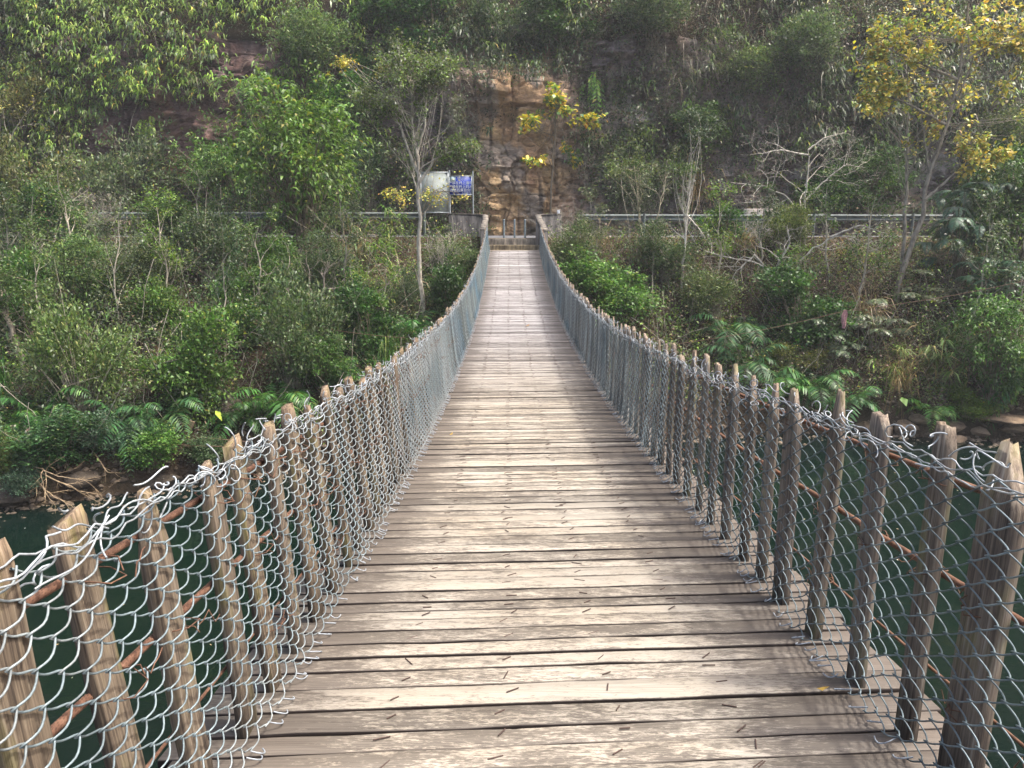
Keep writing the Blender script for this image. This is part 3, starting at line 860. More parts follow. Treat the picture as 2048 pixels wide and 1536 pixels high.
def guardrail(x0, x1, yv, zc, label, posts):
    root = empty("guardrail", (x0, yv, ROAD)); bpy.context.view_layer.update()
    tag(root, label, "guardrail", "guardrails along the road")
    prof = np.array([(0, -.155), (-.02, -.14), (-.075, -.11), (-.08, -.075), (-.02, -.03), (-.01, 0), (-.02, .03), (-.08, .075), (-.075, .11), (-.02, .14), (0, .155)])
    xs = np.arange(x0, x1, 0.5)
    P = np.zeros((len(xs), len(prof), 3)); P[:, :, 0] = xs[:, None]
    P[:, :, 1] = yv - prof[None, :, 0] * -1; P[:, :, 2] = zc + prof[None, :, 1] + 0.02 * fbm(xs * 0.3, xs * 0, 500, 2)[:, None]
    P2 = P.copy(); P2[:, :, 1] += 0.004
    i = np.arange(len(xs) * len(prof)).reshape(len(xs), -1)
    mb = MB()
    for q in (P, P2): mb.add(q.reshape(-1, 3), np.stack([i[:-1, :-1], i[1:, :-1], i[1:, 1:], i[:-1, 1:]], -1).reshape(-1, 4))
    local(mb.build("beam", MAT['rail'], None, True), root)
    for xp in posts:
        mb = MB(); zz = np.array([ROAD - 0.6, ROAD, zc - 0.1, zc + 0.19]); mb.add(*tubes(np.c_[0 * zz + xp, 0 * zz + yv - 0.13, zz][None], 0.065, 12)); mb.box((xp, yv - 0.05, zc), (0.1, 0.1, 0.2))
        mb.box((xp, yv - 0.13, zc + 0.19), (0.11, 0.11, 0.012))
        local(mb.build("post", MAT['rail'], None, True), root)
zr = 0.34
guardrail(3.0, 60, 35.6, zr - 0.03, "long grey steel guardrail right of the bridge below the cliff", [5.95, 13.6, 18.05, 22.1, 26.2, 31])
guardrail(-60, -3.9, 35.6, zr + 0.07, "grey steel guardrail partly hidden by bushes left of the signs", [-3.95, -8, -12, -16, -20, -24, -28])
# white delineator beside the right parapet, pale blocks behind the right rail
mb = MB(); mb.box((2.05, 34.75, 0.05), (0.09, 0.09, 1.2)); mb.box((2.05, 34.745, 0.56), (0.12, 0.11, 0.18))
tag(mb.build("marker_post", MAT['white'], None, False, 0.01), "small white marker post behind the right parapet end", "marker post")
for k, (dx, wd) in enumerate(((0, 0.5), (0.53, 0.34), (0.93, 0.42))):
    mb = MB(); mb.box((11.1 + dx + wd / 2, 37.6, ROAD + 0.65), (wd, 0.5, 1.3))
    tag(mb.build("concrete_block", MAT['block'], None, False, 0.03), ["pinkish block at the left end of the row behind the guardrail", "narrow grey block in the middle of the row behind the guardrail", "pale block at the right end of the row behind the guardrail"][k], "block", "blocks behind the right guardrail")

# ------------------------------------------------------------------ the two signs
def text_mesh(txt, size, name, parent, loc, mat):
    cu = bpy.data.curves.new(name, 'FONT'); cu.body = txt; cu.size = size; cu.align_x = 'CENTER'; cu.align_y = 'CENTER'; cu.extrude = 0.003; cu.offset = 0.001
    t = bpy.data.objects.new(name, cu); COL.objects.link(t); bpy.context.view_layer.update()
    me = bpy.data.meshes.new_from_object(t.evaluated_get(bpy.context.evaluated_depsgraph_get()))
    bpy.data.objects.remove(t)
    me.materials.clear(); me.materials.append(mat)
    o = bpy.data.objects.new(name, me); COL.objects.link(o); o.parent = parent
    o.location = loc; o.rotation_euler = (R(90), 0, 0)
    return o
def sign_frame(root, w, h, mat, th=0.05):
    mb = MB()
    mb.box((0, 0, h / 2 + th / 2), (w + 2 * th, 0.06, th)); mb.box((0, 0, -h / 2 - th / 2), (w + 2 * th, 0.06, th))
    mb.box((-w / 2 - th / 2, 0, 0), (th, 0.056, h)); mb.box((w / 2 + th / 2, 0, 0), (th, 0.056, h))
    return mb.build("frame", mat, root)
YS = 36.2
a = pix_at(842, 346, YS); b = pix_at(896, 424, YS)
cx, cz, w_, h_ = (a[0] + b[0]) / 2, (a[2] + b[2]) / 2, b[0] - a[0], a[2] - b[2]
root = empty("notice_board", (cx, YS, cz)); tag(root, "big faded grey notice board on two posts behind the pale tree", "notice board")
mb = MB(); mb.box((0, 0.03, 0), (w_, 0.03, h_)); mb.build("panel", MAT['board'], root)
sign_frame(root, w_, h_, MAT['galv'])
mb = MB(); mb.box((0, -0.004, 0.05), (w_, 0.02, 0.035)); mb.box((0, -0.004, -0.35), (w_, 0.02, 0.035)); mb.build("rib", MAT['galv'], root)
for sx in (-1, 1):
    mb = MB(); zz = np.array([ROAD - cz, 0, h_ / 2 + 0.12]); mb.add(*tubes(np.c_[0 * zz + sx * (w_ / 2 + 0.09), 0 * zz, zz][None], 0.035, 10)); mb.build("post", MAT['galv'], root, True)
a = pix_at(899, 353, YS - 0.1); b = pix_at(943, 389, YS - 0.1)
cx, cz, w_, h_ = (a[0] + b[0]) / 2, (a[2] + b[2]) / 2, b[0] - a[0], a[2] - b[2]
root = empty("warning_sign", (cx, YS - 0.1, cz), R(-2)); tag(root, "blue warning sign with white Chinese lettering beside the rock face", "sign")
mb = MB(); mb.box((0, 0.03, 0), (w_, 0.03, h_)); mb.build("panel", MAT['blue'], root)
sign_frame(root, w_, h_, MAT['galv'], 0.03)
mb = MB(); mb.box((-w_ * 0.36, 0.011, h_ * 0.36), (w_ * 0.27, 0.006, h_ * 0.27)); mb.build("sticker", MAT['sticker'], root)
for k, (txt, sz, fx, fz) in enumerate((("警示", 0.17, 0.02, 0.36), ("严禁在桥上通车", 0.155, 0.0, 0.135), ("严禁在桥上跳水", 0.155, 0.0, -0.08), ("违者后果自负!", 0.155, 0.0, -0.27), ("九龙村委会宣", 0.07, 0.28, -0.43))):
    text_mesh(txt, sz, "lettering", root, (fx * w_, 0.012, fz * h_), MAT['white'])
mb = MB(); zz = np.array([ROAD - cz, 0, h_ / 2 + 0.24]); mb.add(*tubes(np.c_[0 * zz + w_ / 2 + 0.07, 0 * zz, zz][None], 0.03, 10)); mb.build("post", MAT['galv'], root, True)

# ================================================================== vegetation
GREEN = [(3, (0.060, 0.105, 0.025)), (2, (0.096, 0.148, 0.037)), (1.3, (0.030, 0.052, 0.018)), (0.3, (0.18, 0.17, 0.05))]
LIME = [(3, (0.12, 0.19, 0.032)), (2, (0.185, 0.255, 0.046)), (1.2, (0.06, 0.105, 0.022)), (0.3, (0.31, 0.26, 0.055))]
GREY = [(3, (0.085, 0.107, 0.058)), (2, (0.13, 0.15, 0.088)), (1.3, (0.040, 0.054, 0.031)), (0.6, (0.20, 0.19, 0.125))]
DARK = [(3, (0.030, 0.055, 0.024)), (2, (0.048, 0.075, 0.032)), (1.2, (0.018, 0.029, 0.017)), (0.5, (0.09, 0.095, 0.05))]
YELLOW = [(3, (0.44, 0.35, 0.07)), (2, (0.50, 0.42, 0.12)), (3.2, (0.22, 0.27, 0.075)), (0.6, (0.40, 0.25, 0.06))]
STRAW = [(3, (0.34, 0.26, 0.15)), (2, (0.25, 0.185, 0.11)), (1, (0.15, 0.15, 0.06)), (0.6, (0.42, 0.35, 0.22))]
BROWN = [(3, (0.135, 0.10, 0.072)), (2, (0.19, 0.145, 0.105)), (1, (0.085, 0.062, 0.05))]
FERN = [(3, (0.05, 0.10, 0.037)), (2, (0.07, 0.135, 0.045)), (0.6, (0.14, 0.17, 0.06))]

def crown(mb, rng, ctr, rad, n_cl, n_lf, L, W, droop, pal, spread=0.2, bias=0.5, up=0.35, var=0.3, flat=1.0):
    """leaf clumps over a lumpy ellipsoid; returns the clump centres"""
    nl = max(3, int(n_cl / 22))
    lc = rdir(rng, nl) * (0.25 + 0.55 * rng.random((nl, 1)) ** 0.5); lr = rng.uniform(0.28, 0.55, nl)
    lc[:, 2] = np.clip(lc[:, 2] * 1.1, -0.75, 0.95)
    w = lr ** 2; k = rng.choice(nl, n_cl, p=w / w.sum())
    d = rdir(rng, n_cl); d[:, 2] = np.abs(d[:, 2]) * np.where(rng.random(n_cl) < 0.75, 1, -1)
    q = lc[k] + d * (lr[k] * (bias + (1 - bias) * rng.random(n_cl) ** 0.6))[:, None]
    far = rng.random(n_cl) < 0.10                      # long shoots
    q = np.where(far[:, None], q * rng.uniform(1.15, 1.5, (n_cl, 1)) + np.array([0, 0, 0.12]), q)
    c = np.asarray(ctr) + q * np.asarray(rad)
    d = nrm(q + 0.4 * d)
    m = n_cl * n_lf
    cc = np.repeat(c, n_lf, 0); dd = np.repeat(d, n_lf, 0)
    sz = np.repeat(rng.uniform(0.6, 1.35, n_cl), n_lf)[:, None]
    off = rng.normal(size=(m, 3)) * spread * sz * np.array([1, 1, 0.62 * flat])
    D = nrm(0.55 * dd + 0.75 * rdir(rng, m) + np.array([0, 0, up]))
    N = nrm(rdir(rng, m) * 0.7 + UP)
    s = rng.uniform(0.6, 1.25, m)
    V, T = leaves(cc + off, D, N, L * s, W * s, droop)
    br = np.repeat(rng.uniform(0.72, 1.28, n_cl), n_lf)
    C = leafcol(rng, m, pal, var) * np.repeat(br, 4)[:, None]
    mb.add(V, None, T, C)
    return c

def stems(mb, rng, targets, base_spread, r0, col=(0.3, 0.26, 0.2), K=6, fork=0.35):
    n = len(targets)
    t = np.linspace(0, 1, K)[None, :, None]
    b = np.c_[rng.normal(size=(n, 2)) * base_spread, np.full(n, -0.15)]
    mid = b * 0.4 + targets * 0.6; mid[:, :2] *= fork; mid += rng.normal(size=(n, 3)) * 0.07 * np.linalg.norm(targets, axis=1)[:, None]
    P = (1 - t) ** 2 * b[:, None] + 2 * t * (1 - t) * mid[:, None] + t ** 2 * targets[:, None]
    rad = r0 * (1 - 0.78 * np.linspace(0, 1, K))[None] * rng.uniform(0.5, 1.1, (n, 1))
    V, Q = tubes(P, rad, 5)
    mb.add(V, Q, None, np.asarray(col))

def grow(rng, trunk, r0, levels, ratio=0.55, ang=(25, 60), n_child=(3, 5), tmin=0.35, up=0.15, wig=0.12, K=7):
    """branches from a trunk polyline; returns the list of levels, each (P (n,K,3), rad (n,K))"""
    trunk = np.asarray(trunk, float)
    tl = np.r_[0, np.cumsum(np.linalg.norm(np.diff(trunk, axis=0), axis=1))]
    KT = 14
    u = np.linspace(0, tl[-1], KT)
    P = np.stack([np.interp(u, tl, trunk[:, j]) for j in range(3)], -1)
    P[1:-1] += rng.normal(size=(KT - 2, 3)) * 0.01 * tl[-1] * 0.5
    out = [(P[None], (r0 * (1 - 0.8 * np.linspace(0, 1, KT)))[None])]
    cur = [(P, out[0][1][0], tl[-1])]
    for lv in range(levels):
        Ps, Rs, nxt = [], [], []
        for (Q, rad, ln) in cur:
            nc = int(rng.integers(n_child[0], n_child[1] + 1)) + (3 if lv == 0 else 0)
            for j in range(nc):
                f = tmin + (1 - tmin) * (j + rng.random()) / nc if lv == 0 else rng.uniform(0.3, 1.0)
                k = min(int(f * (len(Q) - 1)), len(Q) - 2)
                p = Q[k] + (Q[k + 1] - Q[k]) * (f * (len(Q) - 1) - k)
                d = nrm(Q[k + 1] - Q[k])
                a = R(rng.uniform(*ang))
                s = rdir(rng, 1)[0]; s = nrm(s - (s @ d) * d)
                nd = nrm(math.cos(a) * d + math.sin(a) * s + up * UP)
                l2 = ln * ratio * rng.uniform(0.6, 1.15) * (1 - 0.35 * f if lv == 0 else 1)
                pts = [p]; dd = nd
                for q in range(K - 1):
                    dd = nrm(dd + wig * rng.normal(size=3) + up * 0.25 * UP)
                    pts.append(pts[-1] + dd * l2 / (K - 1))
                pts = np.array(pts)
                rb = max(rad[k] * 0.62, 0.0035)
                rr = np.maximum(rb * (1 - 0.75 * np.linspace(0, 1, K)), 0.0028)
                Ps.append(pts); Rs.append(rr); nxt.append((pts, rr, l2))
        out.append((np.array(Ps), np.array(Rs)))
        cur = nxt
    return out

def branch_mesh(mb, levels, col, rng, sides=(9, 6, 4, 3)):
    for i, (P, rad) in enumerate(levels):
        V, Q = tubes(P, rad, sides[min(i, 3)])
        mb.add(V, Q, None, np.asarray(col) * (1 if i else 1.0))

def twig_leaves(mb, rng, level, per, L, W, droop, pal, spread=0.06, tmin=0.25, var=0.3, keep=None):
    P, _ = level
    if keep is not None: P = P[keep]
    n, K, _ = P.shape
    t = rng.uniform(tmin, 1, (n, per)) * (K - 1)
    k = np.minimum(t.astype(int), K - 2); f = (t - k)[..., None]
    i = np.arange(n)[:, None]
    p = (P[i, k] * (1 - f) + P[i, k + 1] * f).reshape(-1, 3)
    tg = nrm(P[i, k + 1] - P[i, k]).reshape(-1, 3)
    m = len(p)
    D = nrm(0.6 * tg + 0.9 * rdir(rng, m) + 0.1 * UP)
    s = rng.uniform(0.6, 1.25, m)
    V, T = leaves(p + rng.normal(size=(m, 3)) * spread, D, nrm(UP + 0.7 * rdir(rng, m)), L * s, W * s, droop)
    br = np.repeat(np.repeat(rng.uniform(0.7, 1.3, n), per), 4)[:, None]
    mb.add(V, None, T, leafcol(rng, m, pal, var) * br)

def frond(mb, rng, base, d_h, length, rise, droop, n_pair, pw, pal, lw=0.12, stem=(0.07, 0.075, 0.03)):
    """one pinnate frond arching out of base in the horizontal direction d_h"""
    K = 9
    t = np.linspace(0, 1, K)
    P = base + np.outer(t * length * 0.92, d_h) + np.outer(rise * length * (1.7 * t - 0.2 * t * t) - droop * length * t ** 2.2 * 1.7, UP)
    V, Q = tubes(P[None], (0.007 * (1 - 0.85 * t))[None], 3)
    mb.add(V, Q, None, np.asarray(stem))
    tt = np.linspace(0.12, 0.99, n_pair)
    k = np.minimum((tt * (K - 1)).astype(int), K - 2); f = (tt * (K - 1) - k)[:, None]
    p = P[k] * (1 - f) + P[k + 1] * f
    tg = nrm(P[k + 1] - P[k])
    sd = nrm(np.cross(tg, UP + 0.001)); nn = nrm(np.cross(sd, tg))
    ll = pw * length * np.clip(np.sin(np.pi * (0.14 + 0.84 * tt)) ** 0.8, 0.05, 1)
    for sg in (-1, 1):
        D = nrm(sg * sd + 0.45 * tg - 0.15 * UP + 0.08 * rng.normal(size=(n_pair, 3)))
        V, T = leaves(p, D, nn, ll, ll * lw + 0.004, 0.35)
        mb.add(V, None, T, leafcol(rng, n_pair, pal, 0.22))

def fern_mesh(rng, n, length, rise, droop, n_pair=22, pw=0.26, pal=FERN, trunk=0.0):
    mb = MB()
    for i in range(n):
        a = 2 * np.pi * (i + rng.uniform(-.3, .3)) / n
        frond(mb, rng, np.array([0, 0, trunk]), np.array([math.cos(a), math.sin(a), 0]), length * rng.uniform(0.7, 1.15), rise * rng.uniform(0.6, 1.3), droop * rng.uniform(0.7, 1.3), n_pair, pw, pal)
    return mb

def blades(mb, rng, base, dirs, L, W, rise, droop, pal, K=6):
    """grass blades: tapering strips that arch over"""
    n = len(base)
    t = np.linspace(0, 1, K)[None, :, None]
    L = np.broadcast_to(L, (n,))[:, None, None]
    rise = np.broadcast_to(rise, (n,))[:, None, None]; droop = np.broadcast_to(droop, (n,))[:, None, None]
    P = base[:, None] + dirs[:, None] * L * t * 0.8 + UP * (L * (rise * t - droop * t ** 2.3))
    sd = nrm(np.cross(dirs, UP) + 0.25 * rng.normal(size=(n, 3)))[:, None]
    wv = (np.broadcast_to(W, (n,))[:, None] * np.array([0.7, 1, 0.95, 0.75, 0.45, 0.03])[None, :K])[..., None]
    V = np.stack([P - sd * wv / 2, P + sd * wv / 2], 2)
    idx = np.arange(n * K * 2).reshape(n, K, 2)
    Q = np.stack([idx[:, :-1, 0], idx[:, :-1, 1], idx[:, 1:, 1], idx[:, 1:, 0]], -1).reshape(-1, 4)
    w = np.array([p[0] for p in pal], float); w /= w.sum()
    c = np.array([p[1] for p in pal])[rng.choice(len(pal), n, p=w)] * rng.uniform(0.7, 1.3, (n, 1))
    mb.add(V.reshape(-1, 3), Q, None, np.repeat(c, K * 2, 0))

def hdirs(rng, n):
    a = rng.uniform(0, 2 * np.pi, n); return np.c_[np.cos(a), np.sin(a), 0 * a]

# ---- templates: every builder returns a root (Empty) with its parts, about `h` metres tall and `w` wide
TEMPL = {}
def template(kind):
    rng = np.random.default_rng(abs(hash_name(kind)))
    base, var = kind.split(':')[0], kind
    parts = []
    h = w = 1.0
    if base == 'bush':                       # rounded broadleaf bush
        h, w = 2.0, 2.2
        mb = MB(); c = crown(mb, rng, (0, 0, 0.9), (1.1, 1.1, 1.0), 230, 46, 0.10, 0.052, 0.5, GREEN, 0.14)
        st = MB(); stems(st, rng, c[rng.choice(len(c), 45)], 0.10, 0.022)
        parts = [('branches', st, 'bark'), ('crown', mb, 'leaf')]
    elif base == 'fine':                     # loose, small-leaved grey bush
        h, w = 2.2, 2.2
        mb = MB(); c = crown(mb, rng, (0, 0, 1.0), (1.1, 1.1, 1.15), 230, 44, 0.095, 0.04, 0.35, GREY, 0.15, 0.35, 0.5, 0.35)
        st = MB(); stems(st, rng, c[rng.choice(len(c), 80)], 0.12, 0.013, (0.36, 0.33, 0.28))
        parts = [('branches', st, 'bark'), ('crown', mb, 'leaf')]
    elif base == 'laurel':                   # drooping long glossy leaves in whorls
        h, w = 2.6, 2.4
        mb = MB(); c = crown(mb, rng, (0, 0, 1.35), (1.2, 1.2, 1.25), 320, 28, 0.16, 0.046, 0.9, GREEN, 0.13, 0.45, 0.25, 0.3)
        st = MB(); stems(st, rng, c[rng.choice(len(c), 60)], 0.06, 0.028, (0.26, 0.22, 0.17))
        parts = [('branches', st, 'bark'), ('crown', mb, 'leaf')]
    elif base == 'tier':                     # pinnate leaves in flat tiers
        h, w = 1.6, 2.2
        mb = MB(); rg2 = rng
        c = np.c_[rng.uniform(-0.8, 0.8, 16), rng.uniform(-0.8, 0.8, 16), rng.uniform(0.5, 1.45, 16)]
        for p in c:
            for j in range(7):
                a = rng.uniform(0, 6.28); frond(mb, rng, p, np.array([math.cos(a), math.sin(a), 0]), rng.uniform(0.35, 0.55), 0.12, 0.28, 8, 0.30, GREY, 0.42)
        st = MB(); stems(st, rng, c, 0.05, 0.02, (0.35, 0.32, 0.27))
        parts = [('branches', st, 'bark'), ('crown', mb, 'leaf')]
    elif base == 'feather':                  # feathery blue-green tree of bipinnate fronds
        h, w = 3.0, 2.6
        mb = MB()
        c = np.c_[rng.normal(size=(26, 2)) * 0.55, rng.uniform(0.6, 2.7, 26)]
        for p in c:
            for j in range(6):
                a = rng.uniform(0, 6.28); frond(mb, rng, p, np.array([math.cos(a), math.sin(a), 0]), rng.uniform(0.5, 0.8), 0.2, 0.42, 20, 0.24, [(2, (0.045, 0.085, 0.05)), (1, (0.075, 0.12, 0.075))], 0.30)
        st = MB(); stems(st, rng, c, 0.04, 0.03, (0.2, 0.18, 0.14))
        parts = [('branches', st, 'bark'), ('crown', mb, 'leaf')]
    elif base == 'sapling':                  # tall thin tree, sparse leaves along fine limbs
        h, w = 4.6, 2.4
        st = MB(); mb = MB()
        tr = np.c_[np.cumsum(rng.normal(size=(7, 2)) * 0.13, 0), np.linspace(-0.2, 3.9, 7)]; tr[:, :2] -= tr[0, :2]
        lv = grow(rng, tr, 0.045, 3, 0.36, (25, 60), (3, 4), 0.30, 0.18, 0.16, 6)
        branch_mesh(st, lv, (0.46, 0.43, 0.37), rng, (8, 5, 4, 3))
        pal = [GREEN, GREY, LIME, DARK][hash_name(kind) % 4]
        twig_leaves(mb, rng, lv[-1], 11, 0.12, 0.05, 0.6, pal, 0.10); twig_leaves(mb, rng, lv[-2], 10, 0.12, 0.05, 0.6, pal, 0.12)
        parts = [('trunk', st, 'bark'), ('crown', mb, 'leaf')]
    elif base == 'fern':
        h, w = 0.75, 1.75
        mb = fern_mesh(rng, 14, 1.3, 0.8, 0.62, 24, 0.30)
        parts = [('fronds', mb, 'leaf')]
    elif base == 'grass':
        h, w = 1.1, 1.6
        mb = MB(); n = 130
        blades(mb, rng, np.c_[rng.normal(size=(n, 2)) * 0.09, np.zeros(n)], hdirs(rng, n), rng.uniform(0.6, 1.35, n), rng.uniform(0.012, 0.022, n), rng.uniform(0.9, 1.7, n), rng.uniform(0.7, 1.7, n), [(3, (0.07, 0.12, 0.03)), (2, (0.10, 0.15, 0.04)), (1, (0.25, 0.2, 0.09))])
        parts = [('blades', mb, 'leaf')]
    elif base == 'straw':
        h, w = 1.0, 1.5
        mb = MB(); n = 150
        blades(mb, rng, np.c_[rng.normal(size=(n, 2)) * 0.12, np.zeros(n)], hdirs(rng, n), rng.uniform(0.5, 1.3, n), rng.uniform(0.008, 0.016, n), rng.uniform(0.7, 1.7, n), rng.uniform(0.7, 1.9, n), STRAW)
        parts = [('blades', mb, 'leaf')]
    elif base == 'bamboo':                   # fans of long lance leaves on a leaning cane
        h, w = 1.4, 1.6
        mb = MB(); st = MB(); tips = []
        for j in range(7):
            d = hdirs(rng, 1)[0]; t = np.linspace(0, 1, 6)
            P = np.outer(t * rng.uniform(0.2, 0.6), d) + np.outer(t * rng.uniform(0.6, 1.3), UP)
            st.add(*tubes(P[None], (0.011 * (1 - 0.6 * t))[None], 5), None, (0.24, 0.25, 0.11)); tips.append((P[-1], d)); tips.append((P[3], -d))
        for p, d in tips:
            n = 11
            D = nrm(0.9 * d + 0.9 * rdir(rng, n) * np.array([1, 1, 0.5]) + np.array([0, 0, -0.05]))
            V, T = leaves(np.repeat(p[None], n, 0), D, nrm(UP + 0.3 * rdir(rng, n)), rng.uniform(0.3, 0.55, n), rng.uniform(0.03, 0.05, n), 0.8, 0.4)
            mb.add(V, None, T, leafcol(rng, n, [(3, (0.09, 0.15, 0.04)), (2, (0.15, 0.20, 0.06)), (1, (0.34, 0.27, 0.13))], 0.25))
        parts = [('canes', st, 'bark'), ('leaves', mb, 'leaf')]
    elif base == 'taro':
        h, w = 0.9, 1.3
        mb = MB(); st = MB(); n = 9
        for j in range(n):
            d = hdirs(rng, 1)[0]; t = np.linspace(0, 1, 6)
            P = np.outer(t ** 1.3 * rng.uniform(0.2, 0.5), d) + np.outer(t * rng.uniform(0.45, 0.85), UP)
            st.add(*tubes(P[None], (0.012 * (1 - 0.5 * t))[None], 5), None, (0.09, 0.13, 0.05))
            V, T = leaves(P[-1:], (d + np.array([0, 0, -0.5]))[None], UP[None], 0.42, 0.26, 0.7, 0.35); mb.add(V, None, T, leafcol(rng, 1, LIME, 0.2))
        parts = [('stalks', st, 'bark'), ('leaves', mb, 'leaf')]
    elif base == 'twiggy':                   # leafless grey tangle
        h, w = 1.8, 2.2
        st = MB()
        for j in range(5):
            d = hdirs(rng, 1)[0] * rng.uniform(0.3, 0.8)
            lv = grow(rng, [np.array([0, 0, -0.1]), d * 0.5 + UP * 0.8, d + UP * 1.6], 0.018, 3, 0.55, (25, 65), (3, 4), 0.15, 0.1, 0.2, 5)
            branch_mesh(st, lv, (0.42, 0.39, 0.36), rng, (5, 4, 3, 3))
        mb = MB(); twig_leaves(mb, rng, lv[-1], 2, 0.05, 0.025, 0.3, GREY)
        parts = [('branches', st, 'bark'), ('leaves', mb, 'leaf')]
    elif base == 'hang':                     # drooping bright fern tuft for steep ground
        h, w = 0.8, 1.0
        mb = MB()
        for j in range(13):
            a = rng.uniform(np.pi * 1.05, np.pi * 1.95); frond(mb, rng, rng.normal(size=3) * 0.12, np.array([math.cos(a), math.sin(a), 0]) * rng.uniform(0.3, 0.8), rng.uniform(0.4, 0.9), 0.25, 1.1, 12, 0.22, LIME, 0.30)
        parts = [('fronds', mb, 'leaf')]
    root = empty(kind)
    for pn, mb, mt in parts: mb.build(pn, MAT[mt], root)
    TEMPL[kind] = [root, h, w, False]

def hash_name(s):
    v = 7
    for ch in s: v = (v * 131 + ord(ch)) % 1000003
    return v

NAMES = {'bush': ('leafy_bush', 'bush'), 'fine': ('small_leaved_shrub', 'shrub'), 'laurel': ('drooping_leaf_tree', 'tree'), 'tier': ('pinnate_shrub', 'shrub'), 'feather': ('feathery_tree', 'tree'),
         'fern': ('fern', 'fern'), 'grass': ('grass_clump', 'grass'), 'straw': ('dry_grass_clump', 'grass'), 'bamboo': ('bamboo_grass', 'plant'), 'taro': ('big_leaf_plant', 'plant'), 'twiggy': ('bare_shrub', 'shrub'), 'sapling': ('thin_tree', 'tree'), 'hang': ('hanging_fern', 'fern')}
rp_ = np.random.default_rng(5)
def plant(kind, px, py, hpx, wpx, col, label, group=None, lift=0.0):
    """px, py: where it is rooted; hpx, wpx: how tall and wide it looks in the photograph"""
    if kind not in TEMPL: template(kind)
    root, h, w, used = TEMPL[kind]
    p = hit(px, py)
    o = copy_tree(root) if used else root
    TEMPL[kind][3] = True
    nm, cat = NAMES[kind.split(':')[0]]
    o.name = nm
    sc = p[1] / F_PX
    sz = hpx * sc / h; sx = wpx * sc / w
    o.location = (p[0], p[1], p[2] + lift)
    o.scale = (sx, max(sx * 0.8, min(sx, sz * 1.2)), sz)
    o.rotation_euler = (0, 0, 0 if kind.startswith('hang') else rp_.uniform(0, 6.28))
    for ch in o.children:
        if ch.name.split('.')[0] in ('crown', 'leaves', 'fronds', 'blades'): ch.color = (*col, 1)
    tag(o, label, cat, group)
    return o

W1 = (1, 1, 1)
